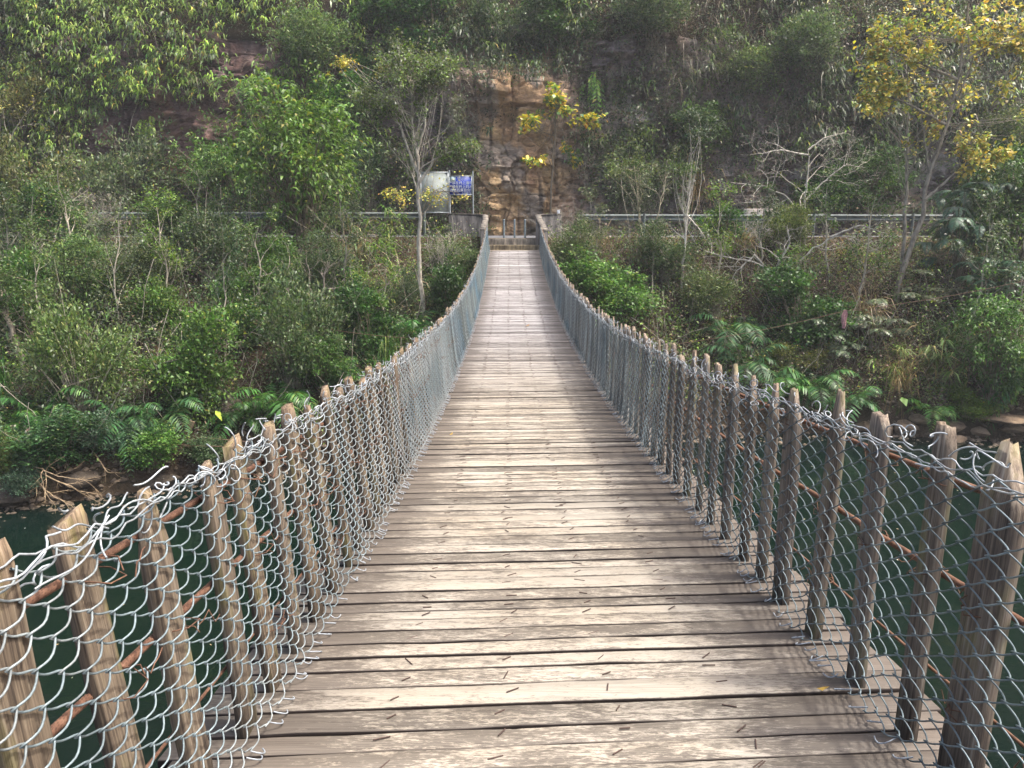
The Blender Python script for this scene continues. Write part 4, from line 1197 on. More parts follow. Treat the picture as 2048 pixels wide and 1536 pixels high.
# kind, root px, root py, height px, width px, colour, label
PL = [
 # ---- thin trees standing in the scrub
 ('sapling:a', 110, 740, 300, 150, (1, 1, 0.9), "thin tree rising behind the yellow-green bush near the left edge"),
 ('sapling:b', 235, 700, 300, 150, (0.9, 0.95, 0.9), "thin tree with sparse crown right of the pale big-leaved sapling"),
 ('sapling:c', 345, 640, 260, 140, (0.9, 1, 0.8), "thin tree just left of the leaning green roadside tree"),
 ('sapling:d', 455, 760, 290, 140, (1.1, 1.2, 1.0), "thin dark-leaved tree right of the bright rounded bush"),
 ('sapling:a', 515, 660, 240, 140, (0.85, 0.95, 0.7), "thin tree below the biggest bright green tree"),
 ('sapling:e', 575, 700, 250, 130, (0.9, 1.0, 0.8), "thin tree directly left of the small bare forked tree"),
 ('sapling:b', 690, 600, 230, 130, (0.8, 0.95, 0.7), "thin tree below the left guardrail beside the lance-leaved grass"),
 ('sapling:c', 765, 690, 210, 120, (0.8, 0.95, 0.7), "thin tree above the long arching grass left of the bridge"),
 ('sapling:d', 20, 620, 260, 150, (1.2, 1.2, 1.0), "thin tree cut by the left edge above the leaning trunk"),
 ('sapling:e', 160, 560, 250, 150, (0.9, 0.9, 0.8), "thin tree at the roadside under the domed grey-green tree"),
 ('sapling:a', 420, 520, 200, 130, (0.8, 0.9, 0.75), "thin roadside tree between domed tree and leaning green tree"),
 ('sapling:b', 1195, 560, 170, 110, (1.0, 1.05, 0.8), "thin tree between the right parapet and the forked trunks"),
 ('sapling:c', 1440, 600, 230, 130, (0.9, 1.0, 0.8), "thin tree right of the slim white trunk crossing the guardrail"),
 ('sapling:d', 1505, 560, 200, 130, (1.3, 1.3, 1.1), "thin tree in front of the pale blocks on the right slope"),
 ('sapling:e', 1655, 560, 220, 130, (0.9, 1.0, 0.85), "thin tree rising behind the low arching bare limbs"),
 ('sapling:a', 1720, 620, 260, 140, (0.85, 0.95, 0.75), "thin tree left of the two spotted yellow-leaved trunks"),
 ('sapling:b', 1930, 700, 300, 150, (0.8, 0.95, 0.8), "thin tree in front of the feathery blue-green tree"),
 ('sapling:c', 1600, 640, 150, 110, (1.0, 1.1, 0.8), "small thin tree above the dense dark green bush"),
 ('sapling:e', 2030, 720, 320, 150, (0.8, 0.9, 0.7), "thin tree cut by the right edge above the glossy bush"),
 # ---- left bank, waterline and lower slope
 ('bush:a', 395, 812, 215, 185, (1.0, 1.15, 0.9), "bright green rounded bush in the middle of the left bank above the ferns"),
 ('fine:a', 165, 850, 280, 190, (0.95, 1.2, 0.6), "tall yellow-green bush on the left bank beside the leaning pale trunk"),
 ('fine:b', 585, 775, 250, 190, (0.75, 0.95, 0.65), "grey-green loose bush on the left bank below the bare forked tree"),
 ('bush:b', 300, 935, 100, 150, (0.95, 1.25, 0.9), "low bright bush overhanging the water on the left bank"),
 ('bush:c', 130, 925, 105, 210, (0.5, 0.72, 0.85), "low dark blue-green bush at the water left of the bright overhanging bush"),
 ('fine:c', 235, 905, 90, 130, (0.55, 0.85, 0.85), "small dark bluish shrub between waterside bushes on the left bank"),
 ('fine:a', 430, 925, 70, 130, (0.7, 0.95, 0.75), "straggly small shrub at the water beside the leaning grey board"),
 ('bush:a', 30, 690, 200, 150, (0.7, 0.95, 0.7), "dark green bush around the leaning pale trunk at the left edge"),
 ('fine:b', 60, 985, 75, 110, (0.6, 0.9, 0.95), "small bluish shrub hanging over the pile of dead branches"),
 ('fine:c', 20, 960, 100, 80, (1.0, 1.1, 0.5), "yellowish shrub above the bank rock at the far left waterline"),
 ('laurel:a', 190, 640, 150, 130, (1.1, 1.15, 1.25), "pale big-leaved sapling above the yellow-green bush on the left bank"),
 ('bush:b', 330, 680, 130, 120, (0.95, 1.1, 0.8), "mid green bush just above the bright rounded bush on the left bank"),
 ('fine:b', 290, 600, 140, 150, (0.75, 0.85, 0.6), "thin brownish green shrub on the slope right of the pale sapling"),
 ('bush:c', 470, 690, 130, 130, (0.8, 1.05, 0.8), "dark leafy bush between the bright rounded bush and the grey loose bush"),
 ('fine:a', 420, 560, 150, 160, (0.6, 0.75, 0.55), "dull olive shrub in the upper middle of the left slope"),
 ('bush:a', 530, 600, 130, 130, (0.75, 0.95, 0.7), "dense green bush below the bright drooping tree"),
 ('fine:c', 650, 590, 120, 140, (0.8, 1.0, 0.7), "light small-leaved shrub behind the bare forked tree"),
 ('bush:c', 735, 720, 150, 150, (0.5, 0.75, 0.6), "dark bush beside the long grass left of the bridge"),
 ('fine:b', 700, 640, 80, 100, (1.1, 1.2, 0.6), "yellowish green tuft of leaves on the crooked branch left of the bridge"),
 ('laurel:a', 650, 790, 110, 120, (0.6, 0.8, 0.6), "dark drooping sapling behind the left railing near the ferns"),
 ('bush:b', 900, 640, 130, 100, (0.5, 0.7, 0.55), "dark shady bush against the far left railing below the brambles"),
 ('fine:a', 905, 555, 80, 110, (1.0, 1.2, 0.75), "light bramble below the curved left parapet"),
 ('twiggy:a', 880, 590, 110, 120, (0.9, 0.9, 0.9), "bare brown bramble between pale trunk and left railing"),
 ('fine:c', 800, 640, 100, 90, (0.7, 0.9, 0.7), "small green shrub at the foot of the pale slender tree"),
 ('straw:a', 805, 620, 130, 130, W1, "straw coloured grass clump left of the pale slender tree"),
 ('straw:b', 700, 520, 100, 110, (0.9, 0.9, 0.8), "dry grass clump below the left guardrail"),
 ('grass:a', 780, 735, 130, 110, (0.8, 1.2, 0.8), "long arching green grass beside the left railing"),
 ('grass:b', 765, 760, 90, 90, (0.75, 1.2, 0.8), "shorter arching grass nearest the left railing posts"),
 ('bamboo:a', 735, 540, 90, 90, (0.75, 0.9, 0.85), "blue-green lance-leaved grass below the left guardrail"),
 ('bamboo:b', 770, 500, 90, 100, (0.8, 1.0, 0.8), "lance-leaved grass in front of the left guardrail"),
 ('bamboo:a', 660, 470, 80, 90, (0.7, 0.85, 0.7), "dark lance-leaved grass right of the bright drooping tree"),
 ('fern:a', 560, 840, 85, 150, (0.95, 1.25, 0.8), "big green fern behind the second left railing posts"),
 ('fern:b', 480, 850, 70, 130, (0.8, 1.05, 0.8), "dark arching fern right of the broad-leaved plant"),
 ('fern:a', 330, 865, 85, 150, (0.7, 0.95, 0.85), "large dark fern under the bright rounded bush"),
 ('fern:b', 260, 865, 80, 150, (0.75, 1.0, 0.95), "drooping bluish fern under the yellow-green bush"),
 ('fern:a', 90, 850, 90, 160, (0.8, 1.15, 0.8), "green fern below the leaning pale trunk"),
 ('fern:b', 25, 880, 80, 120, (1.0, 1.4, 0.7), "bright fern at the far left above the waterline"),
 ('fern:a', 825, 680, 60, 100, (0.8, 1.2, 0.8), "small fern at the left railing near the pale trunk foot"),
 ('fern:b', 690, 770, 60, 90, (0.75, 1.1, 0.7), "small fern under the dark bush left of the bridge"),
 ('grass:a', 10, 800, 160, 120, (0.6, 1.1, 0.7), "tall green reedy grass at the left edge under the pale trunk"),
 ('taro:a', 415, 860, 65, 75, (0.9, 1.2, 0.7), "broad-leaved plant among ferns on the left bank"),
 # ---- upper left, along the road
 ('laurel:b', 610, 490, 275, 250, (1.15, 1.25, 0.85), "big bright green drooping-leaf tree standing at the left roadside"),
 ('laurel:c', 480, 470, 190, 140, (1.0, 1.15, 0.85), "bright green drooping tree leaning left of the biggest green tree"),
 ('fine:a', 255, 470, 215, 190, (0.95, 1.05, 0.9), "broad grey-green domed tree below the dark rock outcrop"),
 ('fine:b', 60, 480, 210, 170, (1.0, 0.95, 0.6), "yellowish grey thin-leaved tree at the left edge of the road"),
 ('fine:c', 40, 300, 160, 150, (1.2, 1.0, 0.55), "sparse yellowing shrub on the rock at the left edge"),
 ('bush:a', 130, 480, 110, 140, (0.6, 0.85, 0.8), "dark green bush under the yellowish tree at the left edge"),
 ('bush:b', 370, 500, 110, 130, (0.7, 0.8, 0.65), "shaded bush between the domed tree and the leaning green tree"),
 ('twiggy:b', 200, 500, 100, 140, (1.0, 0.97, 0.9), "bare twiggy shrub in front of the domed grey-green tree"),
 ('fine:a', 740, 420, 160, 120, (0.65, 0.9, 0.7), "shady shrub between the big green tree and the pale slender tree"),
 ('bush:c', 700, 250, 120, 130, (0.65, 0.9, 0.8), "dark bush on the cliff left of the pale slender tree crown"),
 # ---- right bank
 ('bush:b', 1222, 640, 140, 180, (1.1, 1.4, 1.0), "fresh green bush beside the right railing in front of forked trunks"),
 ('fine:c', 1150, 560, 110, 110, (1.0, 1.15, 0.75), "yellow-green bramble beside the right parapet"),
 ('twiggy:b', 1125, 520, 90, 90, (0.8, 0.75, 0.75), "dark bare bramble tight against the right parapet"),
 ('fine:a', 1430, 640, 110, 150, (0.85, 0.95, 0.6), "yellowish low shrub on leaf litter right of the pale trunk"),
 ('bush:c', 1590, 690, 150, 200, (0.6, 0.85, 0.75), "dense dark green bush below the fallen bare limbs"),
 ('fern:a', 1470, 700, 80, 140, (0.75, 0.95, 0.9), "grey fern fronds hanging behind the right railing"),
 ('fern:b', 1490, 750, 75, 130, (0.6, 0.8, 0.8), "dark fern low behind the right railing posts"),
 ('fern:a', 1620, 790, 75, 140, (0.75, 1.0, 0.8), "dark fern on the right bank below the dense bush"),
 ('fern:b', 1700, 815, 65, 130, (0.9, 1.2, 1.1), "blue-green fern near the waterline of the right bank"),
 ('fern:a', 1560, 800, 60, 110, (0.9, 1.3, 0.7), "bright fern behind the pointed right railing posts"),
 ('fern:b', 2030, 800, 110, 110, (0.5, 0.85, 0.6), "dark fern at the right edge above the water"),
 ('tier:a', 1745, 700, 130, 150, (1.0, 1.05, 1.0), "grey-green pinnate shrub with yellow tips near the pink cloth"),
 ('tier:b', 1655, 740, 120, 130, (0.85, 1.0, 0.95), "lower pinnate shrub left of the pink cloth"),
 ('tier:a', 1860, 620, 90, 160, (1.1, 1.1, 1.05), "pale pinnate branches spread in flat tiers under the feathery tree"),
 ('fine:b', 1580, 750, 70, 130, (1.2, 1.1, 0.4), "yellow-speckled low shrub on the lower right bank"),
 ('feather:a', 1910, 590, 240, 170, (0.95, 1.05, 1.1), "feathery blue-green tree right of the spotted trunks"),
 ('feather:b', 1985, 650, 150, 130, (0.75, 1.0, 0.85), "smaller feathery tree at the right side under pale leaves"),
 ('laurel:b', 2010, 590, 260, 180, (0.8, 0.95, 0.9), "glossy pale-tipped tree at the right edge beside the feathery tree"),
 ('laurel:a', 1985, 810, 200, 170, (0.85, 1.15, 0.75), "bright green glossy bush on the right bank near the right edge"),
 ('bush:a', 1930, 830, 60, 120, (1.2, 1.2, 0.6), "low yellow-green bush just above the water at the right"),
 ('taro:b', 1790, 835, 50, 90, (0.9, 1.2, 0.6), "round-leaved low plants above the rocks on the right bank"),
 ('fern:a', 1865, 838, 45, 90, (1.3, 1.7, 0.9), "bright light green fern right at the rocky waterline"),
 ('bamboo:a', 1850, 770, 130, 130, (1.0, 1.0, 1.0), "dry-tipped lance-leaved cane drooping on the right bank"),
 ('bamboo:b', 1915, 800, 120, 110, (0.9, 1.05, 0.8), "green lance-leaved cane drooping towards the water"),
 ('bamboo:b', 1780, 790, 110, 120, (1.0, 0.9, 0.75), "yellowing lance-leaved cane under the pinnate shrub"),
 ('straw:a', 1730, 640, 110, 140, (0.8, 0.75, 0.7), "hanging dry grass above the pink cloth"),
 ('straw:b', 1800, 780, 120, 120, (0.85, 0.75, 0.6), "brown dead grass on the slope under the canes"),
 ('straw:a', 1190, 500, 70, 120, (0.9, 0.85, 0.8), "dry grass in front of the right guardrail beside the parapet"),
 ('straw:b', 1480, 500, 70, 120, (0.9, 0.8, 0.7), "dry grass below the right guardrail near the pale blocks"),
 ('straw:b', 1700, 520, 60, 120, (1.0, 0.85, 0.7), "reddish dry grass below the guardrail near the spotted trunks"),
 ('grass:b', 1900, 690, 100, 130, (0.7, 0.95, 0.8), "dark grass clump below the flat tiers of pinnate branches"),
 ('bush:c', 1450, 480, 60, 130, (0.55, 0.85, 0.65), "dark green low bush in front of the pale blocks"),
 ('fine:a', 1560, 500, 100, 100, (1.2, 1.3, 0.6), "yellow-leaved shrub growing round the fallen bare limbs"),
 ('fine:c', 1330, 560, 110, 120, (0.7, 0.9, 0.6), "thin green shrub between forked trunks and pale trunk"),
 # ---- at the foot of the cliff, right
 ('laurel:c', 1408, 330, 120, 120, (0.75, 0.85, 0.85), "dark glossy bush with yellowish tips high on the right cliff"),
 ('fine:b', 1300, 420, 170, 180, (0.85, 1.0, 0.6), "yellow-green broad bush on the rock right of the ochre face"),
 ('fine:c', 1245, 440, 150, 130, (0.8, 0.9, 0.75), "grey shrub between the ochre face and forked trunks"),
 ('twiggy:a', 1190, 430, 110, 160, (1.0, 0.98, 1.0), "grey leafless tangle at the cliff foot right of the ochre face"),
 ('twiggy:b', 1270, 440, 90, 130, (0.95, 0.9, 0.9), "leafless tangle behind the forked trunks at the guardrail"),
 ('straw:a', 1395, 400, 130, 110, (0.95, 0.85, 0.65), "tall straw-coloured stalks at the cliff foot right of the ochre face"),
 ('twiggy:a', 930, 330, 90, 120, (1.05, 1.0, 1.0), "grey leafless tangle on the rock left of the ochre face"),
 ('bush:b', 1650, 420, 110, 150, (0.6, 0.85, 0.65), "dark bush at the cliff foot behind the bare white tree"),
 ('laurel:b', 1740, 430, 110, 140, (0.65, 0.85, 0.65), "leafy bush between the bare white tree and spotted trunks"),
 ('bush:a', 1960, 420, 170, 170, (0.7, 0.9, 0.75), "dark green bush at the cliff foot near the right edge"),
 ('fine:b', 1950, 330, 130, 150, (0.9, 0.95, 0.6), "thin grey-green bush behind the leaning spotted trunk"),
 # ---- on the cliff and hillside
 ('bush:c', 860, 130, 150, 180, (0.6, 0.85, 0.85), "dark bush on the hillside above the pale tree crown"),
 ('fine:a', 640, 160, 130, 170, (0.8, 1.0, 0.65), "green shrub on the upper left slope beside bare soil"),
 ('fine:b', 1000, 110, 120, 170, (0.5, 0.65, 0.5), "dark olive shrub above the overhanging ledge"),
 ('fine:c', 1480, 190, 120, 150, (0.8, 0.95, 0.6), "light shrub in the middle of the right hillside"),
 ('bush:a', 1130, 90, 110, 150, (0.5, 0.65, 0.55), "dark bush on the hillside above the yellow big-leaved tree"),
 ('fine:a', 1300, 100, 120, 170, (0.5, 0.6, 0.5), "grey brown shrub in the upper middle of the hillside"),
 ('bush:b', 760, 60, 110, 160, (0.55, 0.75, 0.65), "dark green bush at the top left of centre"),
 ('fine:b', 1620, 160, 130, 160, (0.65, 0.8, 0.6), "dull green shrub left of the yellow tree on the hillside"),
 ('hang:a', 225, 120, 45, 50, (1.5, 1.1, 0.6), "yellowed fern tuft high on the left slope"),
 ('hang:b', 300, 250, 45, 60, (1.1, 1.1, 0.9), "single green fern tuft hanging over the dark left rock"),
 ('hang:a', 1190, 160, 55, 60, (0.9, 1.1, 1.0), "light green fern tuft above the yellow big-leaved tree"),
 ('hang:b', 500, 170, 45, 60, (0.9, 1.1, 1.2), "green fern tuft hanging in the middle of the left slope"),
]
for a in PL:
    k_ = 1.3 if a[2] < 260 else (1.12 if a[1] < 900 and a[0][:4] in ('bush', 'laur') else 1.0)
    plant(*a[:5], tuple(v * k_ for v in a[5]), *a[6:])

# ---- trees with a trunk of their own shape
def hero(name, cat, label, base, path, r0, spec, leaf=None, bark=(0.42, 0.39, 0.34), group=None, crowns=None, extra=(), seed=1):
    """path: pixels of the trunk from root to tip, at the distance of its root"""
    rng = np.random.default_rng(seed)
    p = hit(*base) if not isinstance(base, float) else None
    Y = p[1] if p is not None else base
    pts = np.array([pix_at(px, py, Y + dy) for px, py, dy in [(q + (0,))[:3] for q in path]])
    if p is not None: pts = np.concatenate([[[pts[0][0], Y, p[2] - 0.2]], pts])
    root = empty(name, tuple(pts[0])); bpy.context.view_layer.update()
    tag(root, label, cat, group)
    st = MB(); mb = MB(); lv = None
    for i, tr in enumerate([pts] + [np.array([pix_at(px, py, Y + dy) for px, py, dy in [(q + (0,))[:3] for q in e]]) for e in extra]):
        sp = dict(spec)
        lv = grow(rng, tr, r0 * (1 if i == 0 else 0.55), **sp)
        branch_mesh(st, lv, bark, rng)
        if leaf: twig_leaves(mb, rng, lv[-1], **leaf)
        if leaf and len(lv) > 2: twig_leaves(mb, rng, lv[-2], **dict(leaf, per=max(1, leaf['per'] // 2)))
    for (px, py, rx, rz, ncl, nlf, L, W, pal) in (crowns or []):
        c = pix_at(px, py, Y); s = Y / F_PX
        cc = crown(mb, rng, c, (rx * s, rx * s * 0.8, rz * s), ncl, nlf, L, W, 0.7, pal, 0.14, 0.25, 0.2, 0.3)
        tgt = cc[rng.choice(len(cc), min(8, len(cc)), replace=False)]
        t = np.linspace(0, 1, 5)[None, :, None]
        fr = rng.uniform(0.45, 1.0, len(tgt)) * (len(pts) - 1); fi = np.minimum(fr.astype(int), len(pts) - 2); ff = (fr - fi)[:, None]
        b = pts[fi] * (1 - ff) + pts[fi + 1] * ff
        far_ = np.linalg.norm(pts - c, axis=1).min() > 2.5
        if far_: b = np.repeat(pts[np.argmin(np.linalg.norm(pts - c, axis=1))][None], len(tgt), 0) + rng.normal(size=(len(tgt), 3)) * 0.02
        mid_ = (b + tgt) / 2 + rng.normal(size=b.shape) * 0.12 * np.linalg.norm(tgt - b, axis=1, keepdims=True) - 0.10 * UP
        Pp = (1 - t) ** 2 * b[:, None] + 2 * t * (1 - t) * mid_[:, None] + t ** 2 * tgt[:, None]
        V, Q = tubes(Pp, 0.013 * (1 - 0.7 * np.linspace(0, 1, 5))[None].repeat(len(tgt), 0), 4); st.add(V, Q, None, np.asarray(bark))
    local(st.build("trunk", MAT['bark'], None, True), root)
    if mb.n: local(mb.build("crown", MAT['leaf']), root)
    return root

PALE = (0.50, 0.47, 0.42); ASHY = (0.60, 0.57, 0.53); OLIVEB = (0.34, 0.30, 0.22)
hero("slender_tree", "tree", "slender pale-barked tree with thin grey crown in front of the notice board", (848, 660), [(848, 640), (842, 570), (836, 500), (836, 430), (838, 350), (832, 300), (826, 250), (822, 200), (815, 150)], 0.105,
     dict(levels=3, ratio=0.30, ang=(25, 65), n_child=(4, 6), tmin=0.52, up=0.12, wig=0.16), dict(per=7, L=0.12, W=0.055, droop=0.5, pal=GREY + LIME[:1], spread=0.12), PALE,
     extra=[[(838, 350), (815, 300), (800, 250), (780, 225), (735, 210)], [(833, 310), (850, 250), (852, 200), (870, 150)], [(836, 370), (870, 320), (930, 290)]],
     crowns=[(800, 165, 110, 70, 150, 30, 0.12, 0.055, GREY + LIME[:1]), (860, 130, 70, 40, 50, 26, 0.12, 0.055, GREY + LIME[:1]), (740, 115, 75, 32, 22, 14, 0.11, 0.05, [(2, (0.40, 0.32, 0.05)), (1, (0.2, 0.2, 0.05))]), (895, 190, 40, 60, 34, 28, 0.09, 0.036, GREY)], seed=4)
YG = [(1.3, (0.50, 0.38, 0.05)), (2, (0.20, 0.26, 0.06)), (1, (0.13, 0.19, 0.06))]
hero("yellow_tree", "tree", "tall autumn-yellow tree leaning right with spotted bark near the right edge", (1790, 600), [(1795, 570), (1825, 490), (1850, 400), (1868, 330), (1893, 250), (1915, 160), (1930, 80), (1938, -20)], 0.115,
     dict(levels=3, ratio=0.34, ang=(30, 70), n_child=(4, 5), tmin=0.42, up=0.10, wig=0.14), dict(per=5, L=0.19, W=0.12, droop=0.5, pal=YELLOW, spread=0.10), (0.30, 0.275, 0.24),
     extra=[[(1850, 400), (1905, 350), (1990, 310)], [(1915, 160), (1850, 130), (1760, 90)], [(1893, 250), (1800, 200), (1730, 190)], [(1920, 130), (1980, 90), (2060, 70)]],
     crowns=[(1960, 30, 120, 45, 34, 11, 0.20, 0.12, YELLOW), (1830, 70, 110, 45, 28, 11, 0.19, 0.11, YG), (1770, 120, 90, 40, 24, 11, 0.18, 0.11, YG), (2010, 140, 70, 60, 22, 11, 0.19, 0.12, YELLOW),
             (1740, 80, 60, 30, 12, 11, 0.18, 0.11, YG), (1900, 190, 110, 50, 22, 9, 0.18, 0.11, YELLOW), (2040, 240, 60, 50, 14, 10, 0.18, 0.11, YG), (1960, 300, 70, 30, 10, 9, 0.17, 0.10, YELLOW)], seed=5)
hero("yellow_tree", "tree", "thinner upright yellow-leaved tree just left of the leaning spotted trunk", (1800, 585), [(1803, 560), (1808, 480), (1812, 400), (1816, 300), (1818, 220), (1815, 130)], 0.095,
     dict(levels=3, ratio=0.32, ang=(35, 75), n_child=(3, 5), tmin=0.5, up=0.08, wig=0.14), dict(per=4, L=0.17, W=0.10, droop=0.5, pal=YELLOW, spread=0.10), (0.36, 0.33, 0.29),
     crowns=[(1745, 225, 55, 25, 14, 10, 0.18, 0.11, YELLOW), (1840, 210, 60, 40, 14, 9, 0.18, 0.11, YG), (1780, 170, 70, 30, 14, 9, 0.18, 0.11, YG)], seed=6)
BIGY = [(3, (0.55, 0.44, 0.05)), (1.5, (0.20, 0.26, 0.05)), (1.0, (0.08, 0.16, 0.05)), (0.6, (0.48, 0.28, 0.03))]
hero("yellow_sapling", "tree", "yellow and green big-leaved sapling in front of the ochre rock face", 41.2, [(1103, 458), (1102, 400), (1105, 340), (1110, 280), (1113, 220), (1117, 180)], 0.07,
     dict(levels=1, ratio=0.30, ang=(40, 70), n_child=(1, 2), tmin=0.3, up=0.2, wig=0.1), None, (0.20, 0.17, 0.13),
     crowns=[(1118, 190, 24, 26, 20, 13, 0.27, 0.18, [(1.2, (0.50, 0.38, 0.04)), (2, (0.17, 0.26, 0.05))]), (1115, 225, 26, 18, 15, 13, 0.27, 0.18, BIGY), (1062, 236, 30, 13, 14, 13, 0.27, 0.18, BIGY), (1160, 240, 30, 16, 17, 13, 0.27, 0.18, BIGY), (1060, 322, 34, 10, 12, 11, 0.25, 0.16, BIGY), (1150, 315, 36, 15, 18, 11, 0.26, 0.17, [(1, (0.45, 0.34, 0.04)), (2, (0.09, 0.16, 0.05))]), (1060, 262, 16, 7, 5, 10, 0.30, 0.2, BIGY)], seed=7)
hero("bare_tree", "tree", "leafless white-barked tree with crooked spreading limbs above the right guardrail", (1612, 490), [(1612, 450), (1607, 420), (1612, 380), (1617, 330), (1616, 300)], 0.075,
     dict(levels=3, ratio=0.55, ang=(40, 80), n_child=(3, 4), tmin=0.3, up=0.06, wig=0.24), None, ASHY,
     extra=[[(1612, 400), (1650, 360), (1690, 330), (1730, 335)], [(1610, 440), (1570, 390), (1520, 370), (1460, 365)], [(1616, 310), (1560, 300), (1500, 310)], [(1616, 300), (1650, 275), (1690, 265)]], seed=8)
hero("bare_tree", "tree", "leafless grey tree with low arching limbs right of the pale trunk", (1545, 575), [(1548, 555), (1560, 520), (1580, 490), (1575, 455)], 0.085,
     dict(levels=3, ratio=0.5, ang=(35, 75), n_child=(2, 4), tmin=0.35, up=0.02, wig=0.22), None, (0.52, 0.50, 0.46),
     extra=[[(1550, 545), (1500, 520), (1450, 515), (1400, 500), (1370, 450)], [(1545, 550), (1510, 510), (1470, 545), (1455, 580)], [(1552, 545), (1600, 520), (1660, 475), (1700, 470), (1750, 500)], [(1660, 475), (1720, 450), (1780, 470)]], seed=9)
hero("forked_tree", "tree", "tree with two pale forked trunks and thin green crown beside the bright bush", (1291, 530), [(1291, 515), (1284, 470), (1278, 420), (1274, 380), (1268, 330)], 0.07,
     dict(levels=3, ratio=0.36, ang=(25, 60), n_child=(3, 4), tmin=0.45, up=0.2, wig=0.15), dict(per=6, L=0.10, W=0.04, droop=0.5, pal=GREY, spread=0.1), (0.50, 0.45, 0.35),
     extra=[[(1291, 515), (1305, 470), (1318, 420), (1328, 370), (1335, 320)], [(1291, 510), (1312, 480), (1322, 450)]],
     crowns=[(1290, 330, 85, 50, 50, 26, 0.10, 0.04, [(2, (0.07, 0.11, 0.03)), (1, (0.15, 0.17, 0.05))])], seed=10)
hero("pale_trunk_tree", "tree", "slim straight white trunk right of the forked tree with small dark crown", (1363, 590), [(1364, 570), (1368, 510), (1374, 450), (1376, 400), (1380, 360)], 0.062,
     dict(levels=2, ratio=0.30, ang=(30, 60), n_child=(3, 4), tmin=0.5, up=0.2, wig=0.12), dict(per=9, L=0.11, W=0.045, droop=0.5, pal=GREEN, spread=0.1), ASHY,
     extra=[[(1374, 430), (1400, 460), (1420, 490)]],
     crowns=[(1395, 250, 50, 40, 40, 24, 0.12, 0.05, DARK), (1372, 330, 40, 40, 24, 22, 0.11, 0.045, GREEN)], seed=11)
hero("leaning_tree", "tree", "leaning pale trunk with dark leaves at the left edge over the reeds", (50, 745), [(48, 725), (30, 680), (12, 630), (-5, 590), (-20, 540)], 0.13,
     dict(levels=2, ratio=0.4, ang=(30, 70), n_child=(3, 4), tmin=0.5, up=0.2, wig=0.15), dict(per=20, L=0.10, W=0.05, droop=0.5, pal=GREEN, spread=0.16), (0.40, 0.35, 0.29),
     crowns=[(30, 570, 70, 60, 70, 34, 0.095, 0.05, GREEN)], seed=12)
hero("bare_tree", "tree", "grey leafless limbs reaching in from the left edge above the road", (-40, 480), [(-40, 440), (0, 415), (60, 400), (130, 405), (175, 400)], 0.07,
     dict(levels=3, ratio=0.38, ang=(30, 70), n_child=(2, 4), tmin=0.2, up=0.05, wig=0.2), dict(per=1, L=0.09, W=0.05, droop=0.5, pal=YELLOW, spread=0.1), (0.46, 0.43, 0.38),
     extra=[[(0, 420), (40, 440), (120, 445), (160, 450)], [(-40, 430), (-10, 330), (40, 240), (60, 215)]], seed=13)
hero("forked_stump_tree", "tree", "small bare forked tree with whitish limbs in the middle of the left bank", (627, 650), [(627, 625), (628, 600), (634, 590)], 0.075,
     dict(levels=2, ratio=0.8, ang=(25, 60), n_child=(2, 3), tmin=0.4, up=0.12, wig=0.2), None, (0.44, 0.39, 0.34),
     extra=[[(634, 595), (618, 575), (620, 545), (612, 520)], [(634, 595), (650, 580), (690, 573), (720, 572)], [(648, 582), (648, 550), (660, 530)]], seed=14)
hero("crooked_tree", "tree", "crooked thin tree with pale bent limb left of the long grass", (680, 680), [(680, 650), (684, 620), (700, 595), (725, 575)], 0.05,
     dict(levels=2, ratio=0.5, ang=(30, 60), n_child=(3, 4), tmin=0.3, up=0.25, wig=0.15), dict(per=10, L=0.10, W=0.045, droop=0.5, pal=LIME, spread=0.12), (0.42, 0.38, 0.33),
     extra=[[(682, 650), (700, 630), (740, 600), (800, 545)]], crowns=[(725, 545, 38, 22, 18, 24, 0.10, 0.045, LIME)], seed=15)
hero("yellow_shrub", "shrub", "yellow-leaved shrub in front of the grey notice board", 34.6, [(835, 450), (850, 410), (870, 380), (900, 370)], 0.03,
     dict(levels=2, ratio=0.55, ang=(30, 70), n_child=(3, 4), tmin=0.1, up=0.1, wig=0.2), dict(per=3, L=0.11, W=0.075, droop=0.5, pal=YELLOW, spread=0.1), (0.22, 0.19, 0.15),
     crowns=[(870, 385, 36, 26, 22, 9, 0.12, 0.08, [(2, (0.45, 0.36, 0.04)), (2, (0.22, 0.27, 0.06))]), (925, 398, 24, 4, 6, 9, 0.12, 0.08, YELLOW)], seed=16)
hero("yellow_shrub", "shrub", "yellow-leaved shrub in the dark gap left of the pale slender trunk", 35.0, [(800, 455), (798, 420), (800, 385)], 0.03,
     dict(levels=2, ratio=0.55, ang=(30, 70), n_child=(3, 4), tmin=0.2, up=0.1, wig=0.2), dict(per=3, L=0.12, W=0.08, droop=0.5, pal=YELLOW, spread=0.1), (0.22, 0.19, 0.15),
     crowns=[(800, 385, 28, 20, 18, 9, 0.13, 0.085, YELLOW)], seed=17)

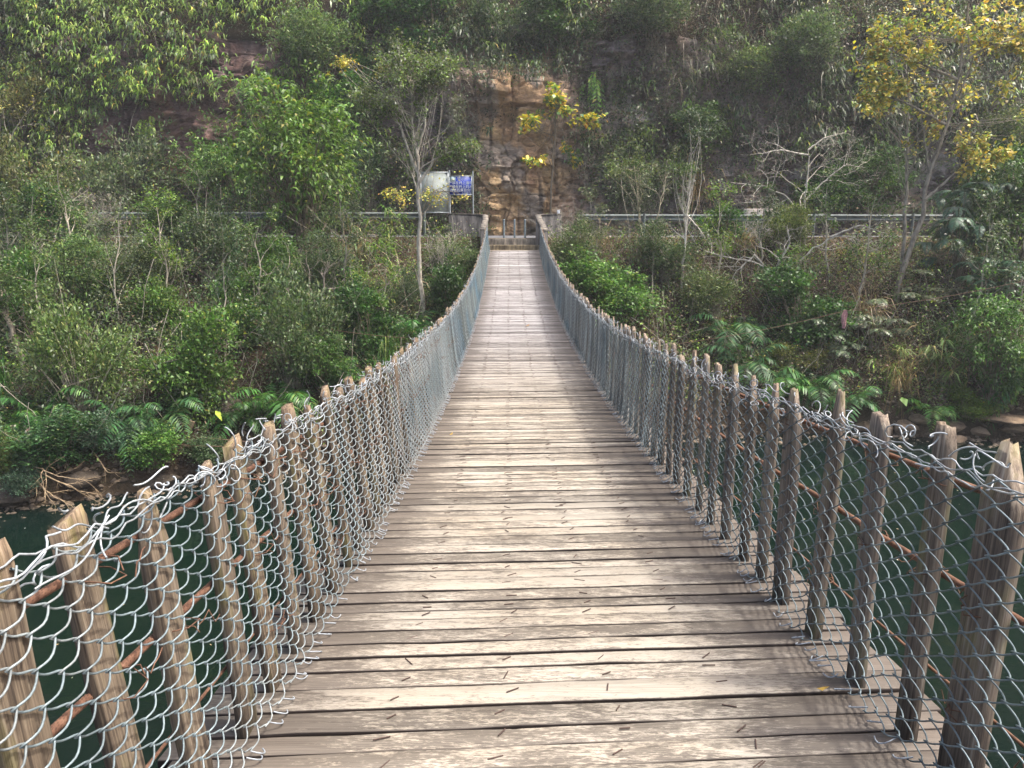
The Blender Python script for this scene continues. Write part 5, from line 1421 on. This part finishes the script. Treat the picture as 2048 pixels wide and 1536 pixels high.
# ------------------------------------------------------------------ ground cover nobody could count
rng = np.random.default_rng(77)
def scatter_bank(n, dens):
    x = rng.uniform(-22, 28, n); y = rng.uniform(17, EDGE - 0.1, n)
    k = (y > shore_y(x) + 0.35) & (rng.random(n) < dens(x, y)) & ~((np.abs(x - 0.1) < 1.5) & (y > 30.5))
    return x[k], y[k]
def clumps(base, n_lf, L, W, droop, pal_fn, spread, out=np.array([0, -0.3, 0.6]), name="undergrowth", hgt=0.3):
    n = len(base); m = n * n_lf
    b = np.repeat(base, n_lf, 0)
    sz = np.repeat(rng.uniform(0.5, 1.5, n), n_lf)[:, None]
    off = rng.normal(size=(m, 3)) * spread * sz + np.c_[np.zeros((m, 2)), np.abs(rng.normal(size=m)) * hgt * sz[:, 0]]
    D = nrm(out + rdir(rng, m) * 0.9); s = rng.uniform(0.6, 1.3, m)
    V, T = leaves(b + off, D, nrm(UP + 0.8 * rdir(rng, m)), L * s, W * s, droop)
    C = pal_fn(m, np.repeat(np.arange(n), n_lf)) * np.repeat(np.repeat(rng.uniform(0.65, 1.3, n), n_lf), 4)[:, None]
    return V, T, C
def pick(pals, w):
    """one palette per clump, by weights (n,len(pals))"""
    def f(m, ci):
        w2 = w / w.sum(1, keepdims=True); cs = np.cumsum(w2, 1)
        k = (rng.random(len(w))[:, None] > cs).sum(1); k = np.minimum(k, len(pals) - 1)
        C = np.zeros((m * 4, 3)); kk = np.repeat(k[ci], 4)
        for j, p in enumerate(pals):
            c = leafcol(rng, m, p, 0.3); C[kk == j] = c[kk == j]
        return C
    return f
x, y = scatter_bank(26000, lambda x, y: np.clip(0.70 + 1.5 * fbm(x * 0.5, y * 0.5, 601, 3) + 0.06 * (x > 2), 0.05, 1))
lump = np.clip(fbm(x * 0.55, y * 0.55, 605, 3) + 0.12, 0, 1) * 2.6 + 0.08
lump = lump + 1.3 * (x < -6) * sstep(31.5, 32.6, y) * (0.6 + fbm(x * 0.5, y * 0, 607, 2))
lump = lump * (1 + 0.5 * (x < -5)) * (0.30 + 0.70 * sstep(2.6, 4.2, y - shore_y(x))) * sstep(0.1, 0.9, y - shore_y(x)) * (1 - 0.45 * sstep(31.5, 33.5, y) * (x > -5)) * (1 - 0.6 * np.exp(-((x - 0.1) / 2.5) ** 2))
b = np.c_[x, y, bank_z(x, y) + lump * rng.random(len(x)) ** 0.4]
wts = np.c_[0.5 + (x < 0) * 0.6, np.clip(0.35 + 1.5 * fbm(x * 0.3, y * 0.3, 602, 2), 0.02, 2), 0.5 + 0 * x, 0.8 - 0.45 * (x > 2), 0.25 + 0.5 * (x > 2)]
V, T, C = clumps(b, 19, 0.125, 0.052, 0.6, pick([GREEN, LIME, GREY, DARK, BROWN], wts), 0.17)
C = C * np.repeat(1 + 0.35 * sstep(1, 4, b[:, 0]), 19 * 4)[:, None]
mb = MB(); mb.add(V, None, T, C); tag(mb.build("undergrowth", MAT['leaf']), kind="stuff")
# thin bare stems through the undergrowth
n = 2600
x, y = scatter_bank(n, lambda x, y: 0.9 + 0 * x); n = len(x); b = np.c_[x, y, bank_z(x, y)]
t = np.linspace(0, 1, 6)[None, :, None]
d = nrm(rng.normal(size=(n, 3)) * np.array([0.7, 0.5, 0.35]) + UP * 0.8); ln = (rng.uniform(0.7, 3.2, n) * np.where(np.abs(x) < 3.2, 0.3, 1))[:, None, None]
P = b[:, None] + d[:, None] * ln * t + rng.normal(size=(n, 1, 3)) * 0.35 * t ** 2 + rng.normal(size=(n, 6, 3)) * 0.03
V, Q = tubes(P, rng.uniform(0.004, 0.013, n), 3)
mb = MB(); mb.add(V, Q, None, np.repeat(np.array([[0.44, 0.41, 0.36]]) * rng.uniform(0.4, 1.3, (n, 1)), 18, 0)); o = mb.build("twig_undergrowth", MAT['bark']); tag(o, kind="stuff")
# dry grass and litter on the bank
x, y = scatter_bank(1500, lambda x, y: np.clip(0.35 + 0.4 * (x > 2) + 1.5 * fbm(x * 0.4, y * 0.4, 611, 3) + 0.3 * (y > 31), 0, 1))
b = np.repeat(np.c_[x, y, bank_z(x, y)], 9, 0); n = len(b)
mb = MB(); blades(mb, rng, b + rng.normal(size=(n, 3)) * np.array([0.06, 0.06, 0.01]), hdirs(rng, n), rng.uniform(0.25, 0.8, n), rng.uniform(0.008, 0.017, n), rng.uniform(0.6, 1.5, n), rng.uniform(0.6, 1.8, n), STRAW[:3] + [(2, (0.09, 0.13, 0.04))], 5)
tag(mb.build("dry_grass", MAT['leaf']), kind="stuff")
x, y = scatter_bank(9000, lambda x, y: 0.8 + 0 * x)
n = len(x); V, T = leaves(np.c_[x, y, bank_z(x, y) + 0.02], hdirs(rng, n), nrm(UP + 0.6 * rdir(rng, n)), rng.uniform(0.06, 0.14, n), rng.uniform(0.03, 0.07, n), 0.1)
mb = MB(); mb.add(V, None, T, leafcol(rng, n, [(2, (0.16, 0.10, 0.06)), (1, (0.28, 0.20, 0.12)), (1, (0.09, 0.06, 0.04))], 0.4)); tag(mb.build("leaf_litter", MAT['leaf']), kind="stuff")

def face_pts(n, dens, z1=17.5, z0=-0.3):
    x = rng.uniform(-38, 38, n); z = rng.uniform(z0, z1, n)
    k = rng.random(n) < dens(x, z); x, z = x[k], z[k]
    yr = np.where(z < 9.6, rock_xyz(x, np.minimum(z, 10))[0], cliff_y(x, z) - 0.25)
    return np.c_[x, yr, z]
def bare(x, z):
    """where the rock stays bare, 0..1"""
    wob = 1.6 * fbm(x * 0.5, z * 0.5, 621, 3)
    c = np.exp(-(np.abs(x - 0.9 + wob) / 3.0) ** 4 - (np.maximum(z - 6.6 + wob, 0) / 0.9) ** 2)
    l = np.exp(-((x + 18.0 + 2 * wob) / 5.2) ** 4 - ((z - 4.6 + wob) / 2.3) ** 4)
    r = 0.75 * np.exp(-((x - 7.5 + wob) / 6.0) ** 4 - ((z - 1.2 + wob) / 2.6) ** 4)
    r2 = 0.55 * np.exp(-((x - 21 + wob) / 4.5) ** 4 - ((z - 0.4) / 1.5) ** 4)
    t = 0.7 * np.exp(-((x + 10.5 + wob) / 2.2) ** 2 - ((z - 12.0) / 2.2) ** 2)
    return np.clip(c + l + r + r2 + t, 0, 1)
# leafy brush
p = face_pts(34000, lambda x, z: np.clip((1 - bare(x, z)) * (0.66 - 0.30 * sstep(-6, -10, x) * sstep(5, 7, z) + 1.6 * fbm(x * 0.33, z * 0.33, 631, 3)), 0, 1))
out = np.clip(fbm(p[:, 0] * 0.6, p[:, 2] * 0.6, 633, 3) + 0.15, 0, 1) * 2.4
p = p + np.outer(out * rng.random(len(p)) ** 0.5, np.array([0, -0.9, 0.25]))
x, z = p[:, 0], p[:, 2]
left = sstep(-2, -9, x); right = sstep(6, 14, x); top = sstep(7, 12, z)
wts = np.c_[0.5 * left + 0.25, 0.40 * left * (1 - top) + 0.05, 0.45 + 0.2 * right, 0.7 + 0.5 * top, 0.25 + 0.35 * top * (1 - left)]
V, T, C = clumps(p, 18, 0.19, 0.075, 0.7, pick([GREEN, LIME, GREY, DARK, BROWN], wts), 0.24, np.array([0, -0.8, 0.25]), hgt=0.15)
C = C * np.repeat(1 + 0.30 * (1 - left) * top, 18 * 4)[:, None]
mb = MB(); mb.add(V, None, T, C); tag(mb.build("hillside_brush", MAT['leaf']), kind="stuff")
# drooping fern leaves, brightest on the left
p = face_pts(17000, lambda x, z: np.clip((1 - bare(x, z)) * sstep(2.0, 4.5, z) * (0.30 + 0.50 * sstep(-4, -10, x) + 0.22 * sstep(8, 14, x) + 1.9 * fbm(x * 0.30, z * 0.30, 641, 3)), 0, 1))
x, z = p[:, 0], p[:, 2]
left = sstep(-3, -9, x)
wts = np.c_[left * 1.3 + 0.12, 0.35 + 0 * x, 0.2 + 0.3 * (1 - left), 0.15 + 0.8 * (1 - left)]
V, T, C = clumps(p + np.outer(0.2 + 0.9 * rng.random(len(p)), np.array([0, -1.0, 0])), 11, 0.50, 0.08, 1.4, pick([LIME, GREEN, GREY, DARK], wts), 0.10, np.array([0, -0.9, 0.15]), hgt=0.1)
C = C * np.repeat(1 + 0.30 * left, 11 * 4)[:, None]
mb = MB(); mb.add(V, None, T, C); tag(mb.build("cliff_ferns", MAT['leaf']), kind="stuff")
# dead hanging stems and vines
p = face_pts(7000, lambda x, z: np.clip((1 - bare(x, z)) * sstep(3.0, 6.5, z) * (0.25 + 0.45 * sstep(2, 9, x) + 1.6 * fbm(x * 0.35, z * 0.2, 651, 3)), 0, 1))
b = np.repeat(p, 7, 0); n = len(b)
d = nrm(rng.normal(size=(n, 3)) * np.array([1, 0.3, 0]) + np.array([0, -0.5, 0]))
mb = MB(); blades(mb, rng, b + rng.normal(size=(n, 3)) * np.array([0.22, 0.05, 0.15]) + np.repeat(np.outer(rng.random(len(p)) * 0.9 + 0.1, np.array([0, -1.0, 0])), 7, 0), d, rng.uniform(0.5, 1.7, n), rng.uniform(0.010, 0.022, n), rng.uniform(0.0, 0.5, n), rng.uniform(0.8, 1.5, n), BROWN + [(1.2, (0.20, 0.16, 0.11)), (1.2, (0.05, 0.075, 0.03))], 6)
tag(mb.build("dry_vines", MAT['leaf']), kind="stuff")

# ------------------------------------------------------------------ stones, dead wood, cords
def stone(name, label, c, s, seed, group=None, col=(0.24, 0.19, 0.14)):
    r = np.random.default_rng(seed)
    n = 26
    u, v = np.meshgrid(np.linspace(0, 2 * np.pi, n, endpoint=False), np.linspace(0.06, np.pi - 0.06, 16), indexing='ij')
    d = np.stack([np.cos(u) * np.sin(v), np.sin(u) * np.sin(v), np.cos(v)], -1)
    rr = np.ones(u.shape)
    for _ in range(11):                      # chipped flat faces
        k = rdir(r, 1)[0]; h = r.uniform(0.62, 0.95); q = (d * k).sum(-1); rr = np.where(q * rr > h, h / np.maximum(q, 1e-3), rr)
    rr = rr * (1 + 0.10 * fbm(u * 1.6 + seed, v * 2.2, seed, 4))
    P = d * rr[..., None] * np.asarray(s) / 2
    a = r.uniform(0, 6.28); P = np.stack([P[..., 0] * math.cos(a) - P[..., 1] * math.sin(a), P[..., 0] * math.sin(a) + P[..., 1] * math.cos(a), P[..., 2]], -1)
    i = np.arange(u.size).reshape(u.shape); i2 = np.roll(i, -1, 0)
    mb = MB(); mb.add(P.reshape(-1, 3), np.stack([i[:, :-1], i[:, 1:], i2[:, 1:], i2[:, :-1]], -1).reshape(-1, 4), np.concatenate([[[i[k, 0], i2[k, 0], i[0, 0]] for k in range(1, n - 1)], [[i2[k, -1], i[k, -1], i[0, -1]] for k in range(1, n - 1)]]), np.asarray(col) * r.uniform(0.8, 1.2))
    o = mb.build(name, MAT['rock'], None, False); o.location = c
    tag(o, label, "rock", group)
for k, (px, py, w_, h_, lb) in enumerate([
    (1812, 862, 60, 36, "squarish brown rock at the waterline behind the pointed right post"),
    (1765, 868, 50, 30, "brown rock at the waterline left of the squarish rock"),
    (1838, 842, 44, 22, "rounded brown rock half buried in the right bank"),
    (1905, 858, 64, 24, "flat rock in shallow water right of the last but one post"),
    (1960, 866, 50, 20, "small wet rock in the shallows near the right edge"),
    (2020, 862, 56, 24, "wet brown rock in the shallows at the right edge"),
    (2010, 838, 150, 14, "long pale flat slab at the right bank waterline"),
    (1725, 858, 40, 24, "dark rock at the waterline among dry grass"),
    (1905, 892, 60, 16, "submerged brown stone just off the right bank"),
    (1870, 832, 36, 18, "small brown stone under the bright fern on the right bank")]):
    p = hit(px, py); s = p[1] / F_PX
    stone("rock", lb, (p[0], p[1], p[2] + h_ * s * 0.22), (w_ * s, w_ * s * 0.8, h_ * s), 40 + k, "rocks along the right waterline", (0.25, 0.185, 0.125))
for k, (px, py, w_, h_, lb) in enumerate([(462, 842, 70, 75, "mossy dark boulder in the ferns behind the left railing"), (20, 1000, 110, 50, "smooth brown rock at the water in the left corner"), (480, 940, 90, 40, "dark wet rock under the left bank beside the railing"), (330, 965, 90, 30, "low dark rock at the waterline under the overhanging bush"), (170, 965, 100, 36, "mossy rock under the dead branches")]):
    p = hit(px, py); s = p[1] / F_PX
    stone("rock", lb, (p[0], p[1], p[2] + h_ * s * 0.2), (w_ * s, w_ * s * 0.8, h_ * s), 70 + k, "rocks along the left waterline", (0.075, 0.062, 0.048))

def dead(label, pts, r0, seed, levels=2, col=(0.40, 0.31, 0.21)):
    rng = np.random.default_rng(seed)
    P = np.array(pts)
    lv = grow(rng, P, r0, levels, 0.42, (20, 55), (3, 4), 0.25, -0.05, 0.12, 6)
    st = MB(); branch_mesh(st, lv, col, rng, (7, 5, 4, 3))
    o = st.build("dead_branch", MAT['bark'], None, True)
    tag(o, label, "branch", "dead branches on the left waterline")
a = hit(55, 955)
def wpt(px, py, dz): p = pix_at(px, py, 1.0); p = p * ((WATER + dz) / p[2]); return p
dead("longest dead branch sloping from the left bank into the water", [a + UP * 0.25, wpt(95, 985, 0.5), wpt(140, 1010, 0.05), wpt(152, 1022, -0.15)], 0.035, 1)
dead("dead branch reaching sideways over the water from the pile", [a + UP * 0.35, wpt(120, 965, 0.75), wpt(170, 985, 0.5), wpt(205, 990, 0.35)], 0.028, 2)
dead("thin dead branch lying highest on the waterside pile", [a + UP * 0.45, wpt(120, 955, 0.95), wpt(185, 962, 0.85)], 0.024, 3)
dead("twiggy dead branch dipping under the small bluish shrub", [hit(75, 965) + UP * 0.2, wpt(60, 990, 0.3), wpt(45, 1005, 0.05)], 0.022, 4)
dead("dead branch with forked tip hanging below the low bright bush", [hit(190, 925) + UP * 0.3, wpt(215, 945, 0.7), wpt(250, 946, 0.6)], 0.02, 5, 1)
p = hit(368, 905); q = hit(382, 880)
mb = MB(); m_ = (p + q) / 2 + UP * 0.35; mb.box((0, 0, 0), (0.16, 0.05, 0.95)); o = mb.build("leaning_board", MAT['post'], None, False, 0.006); o.location = m_; o.rotation_euler = (0.15, 0.45, 0.2); o.color = (0.7, 0.62, 0.55, 1)
tag(o, "short grey-brown board leaning among shrubs by the left water", "board")
def cord(name, label, P, sag, r_, mat, cat="cord"):
    P = np.array(P); t = np.linspace(0, 1, 40)
    k = np.linspace(0, 1, len(P)); Q = np.stack([np.interp(t, k, P[:, j]) for j in range(3)], -1)
    Q[:, 2] -= sag * np.abs(np.sin(np.pi * t * (len(P) - 1)))
    mb = MB(); mb.add(*tubes(Q[None], r_, 5)); tag(mb.build(name, MAT[mat]), label, cat)
c1 = pix_at(1340, 690, 26.2); c2 = pix_at(1690, 622, 26.0); c3 = pix_at(2080, 555, 25.6)
cord("thin_cable", "thin brown cable strung across the right bank holding the pink cloth", [c1, c2, c3], 0.10, 0.008, 'rope', "cable")
cord("thin_cable", "thin brown cable crossing the left bank behind the railing", [pix_at(440, 630, 26.5), pix_at(640, 655, 25.5), pix_at(810, 676, 24.6)], 0.04, 0.008, 'rope', "cable")
cord("bamboo_pole", "upper thin pole lying level above the left waterline", [hit(375, 885) + UP * 0.2, pix_at(500, 884, 21.8)], 0.0, 0.014, 'rope', "pole")
cord("bamboo_pole", "lower thin pole sloping to the water by the left railing", [hit(345, 905) + UP * 0.25, pix_at(480, 893, 21.2)], 0.02, 0.014, 'rope', "pole")
mb = MB(); n = 14; t = np.linspace(0, 1, n)
for k in range(3):
    xx = np.linspace(-0.075, 0.075, 7); X2, Tt = np.meshgrid(xx, t, indexing='ij')
    wd_ = 0.35 + 0.65 * np.sin(np.pi * np.clip(Tt * 0.8 + 0.1, 0, 1)); Pq = np.stack([X2 * wd_ + 0.02 * np.sin(9 * Tt + k), 0.05 * np.cos(X2 * 30 + 2 * k + 3 * Tt) + 0.015 * k, -Tt * (0.62 - 0.09 * k)], -1)
    i = np.arange(7 * n).reshape(7, n); mb.add(Pq.reshape(-1, 3), np.stack([i[:-1, :-1], i[1:, :-1], i[1:, 1:], i[:-1, 1:]], -1).reshape(-1, 4))
o = mb.build("hanging_cloth", MAT['pink'], None, True); o.location = c2 + np.array([0, 0, 0.03])
tag(o, "small pink rag knotted on the thin cable over the right bank", "cloth")
p = pix_at(1051, 637, 1.0); yq = 17.0
mb = MB(); V, T = leaves(np.zeros((1, 3)), np.array([[0.8, 0.5, 0.15]]), UP[None], 0.13, 0.08, -0.4); mb.add(V, None, T, (0.30, 0.17, 0.07))
o = mb.build("fallen_leaf", MAT['leaf']); o.location = (p[0] / p[1] * yq, yq, float(deckz(yq)) + 0.012); tag(o, "dry brown leaf lying on the far half of the deck", "leaf")
for k, (x_, y_, lb) in enumerate([(-0.62, 7.4, "small yellow leaf on the planks at the left netting"), (1.1, 2.5, "curled tan leaf beside the foot of a right post")]):
    mb = MB(); V, T = leaves(np.zeros((1, 3)), np.array([[0.6, 0.6 - k, 0.2]]), UP[None], 0.05, 0.03, -0.5); mb.add(V, None, T, (0.38, 0.25, 0.06))
    o = mb.build("fallen_leaf", MAT['leaf']); o.location = (x_, y_, float(deckz(y_)) + 0.012); tag(o, lb, "leaf")

n = 420
x = rng.uniform(-14, 22, n); y = rng.uniform(1, 28, n); k = y < shore_y(x) - 0.1; x, y = x[k], y[k]; n = len(x)
V, T = leaves(np.c_[x, y, np.full(n, WATER + 0.004)], hdirs(rng, n), np.repeat(UP[None], n, 0) + 0.05 * rdir(rng, n), rng.uniform(0.03, 0.10, n), rng.uniform(0.02, 0.05, n), 0.0)
mb = MB(); mb.add(V, None, T, leafcol(rng, n, [(2, (0.30, 0.25, 0.15)), (1, (0.45, 0.42, 0.34))], 0.4)); tag(mb.build("floating_leaves", MAT['leaf']), kind="stuff")

n = 3200
x = rng.uniform(-20, 24, n); y = shore_y(x) + rng.normal(size=n) * 0.55 - 0.05
r_ = rng.uniform(0.03, 0.16, n) * rng.uniform(0.5, 1.2, n)
dv = np.array([[1, 0, 0], [0.4, 0.9, 0], [-0.8, 0.6, 0], [-0.7, -0.7, 0], [0.5, -0.8, 0], [0.1, 0.1, 0.75], [0.4, -0.2, 0.65], [0, 0, -0.7]])
tf = np.array([[0, 1, 5], [1, 2, 5], [2, 3, 5], [3, 6, 5], [3, 4, 6], [4, 0, 6], [0, 5, 6], [1, 0, 7], [2, 1, 7], [3, 2, 7], [4, 3, 7], [0, 4, 7]])
an = rng.uniform(0, 6.28, n); jit = dv[None] * rng.uniform(0.7, 1.3, (n, 8, 1))
jx = jit[..., 0] * np.cos(an)[:, None] - jit[..., 1] * np.sin(an)[:, None]; jy = jit[..., 0] * np.sin(an)[:, None] + jit[..., 1] * np.cos(an)[:, None]
V = np.stack([jx, jy, jit[..., 2] * 0.8], -1) * r_[:, None, None] + np.c_[x, y, np.maximum(bank_z(x, y), WATER - 0.05) + 0.02][:, None]
mb = MB(); mb.add(V.reshape(-1, 3), None, (np.arange(n)[:, None, None] * 8 + tf[None]).reshape(-1, 3), np.repeat(np.array([[0.17, 0.135, 0.10]]) * rng.uniform(0.4, 1.4, (n, 1)), 8, 0))
tag(mb.build("pebbles", MAT['rock']), kind="stuff")

# drop templates that were never placed
for k, (root, h, w, used) in TEMPL.items():
    if not used:
        for ch in list(root.children): bpy.data.objects.remove(ch)
        bpy.data.objects.remove(root)

# ------------------------------------------------------------------ the thin valley haze
mb = MB(); mb.box((0, 22, 19.5), (220, 110, 64))
hz = mb.build("haze", MAT['leaf'])
hm = bpy.data.materials.new("haze"); hm.use_nodes = True
hm.node_tree.nodes.remove(hm.node_tree.nodes["Principled BSDF"])
pv = hm.node_tree.nodes.new("ShaderNodeVolumePrincipled")
pv.inputs["Color"].default_value = (0.92, 0.95, 1.0, 1); pv.inputs["Density"].default_value = 0.0007; pv.inputs["Anisotropy"].default_value = 0.2
hm.node_tree.links.new(pv.outputs[0], hm.node_tree.nodes["Material Output"].inputs["Volume"])
hz.data.materials.clear(); hz.data.materials.append(hm)
tag(hz, kind="stuff")
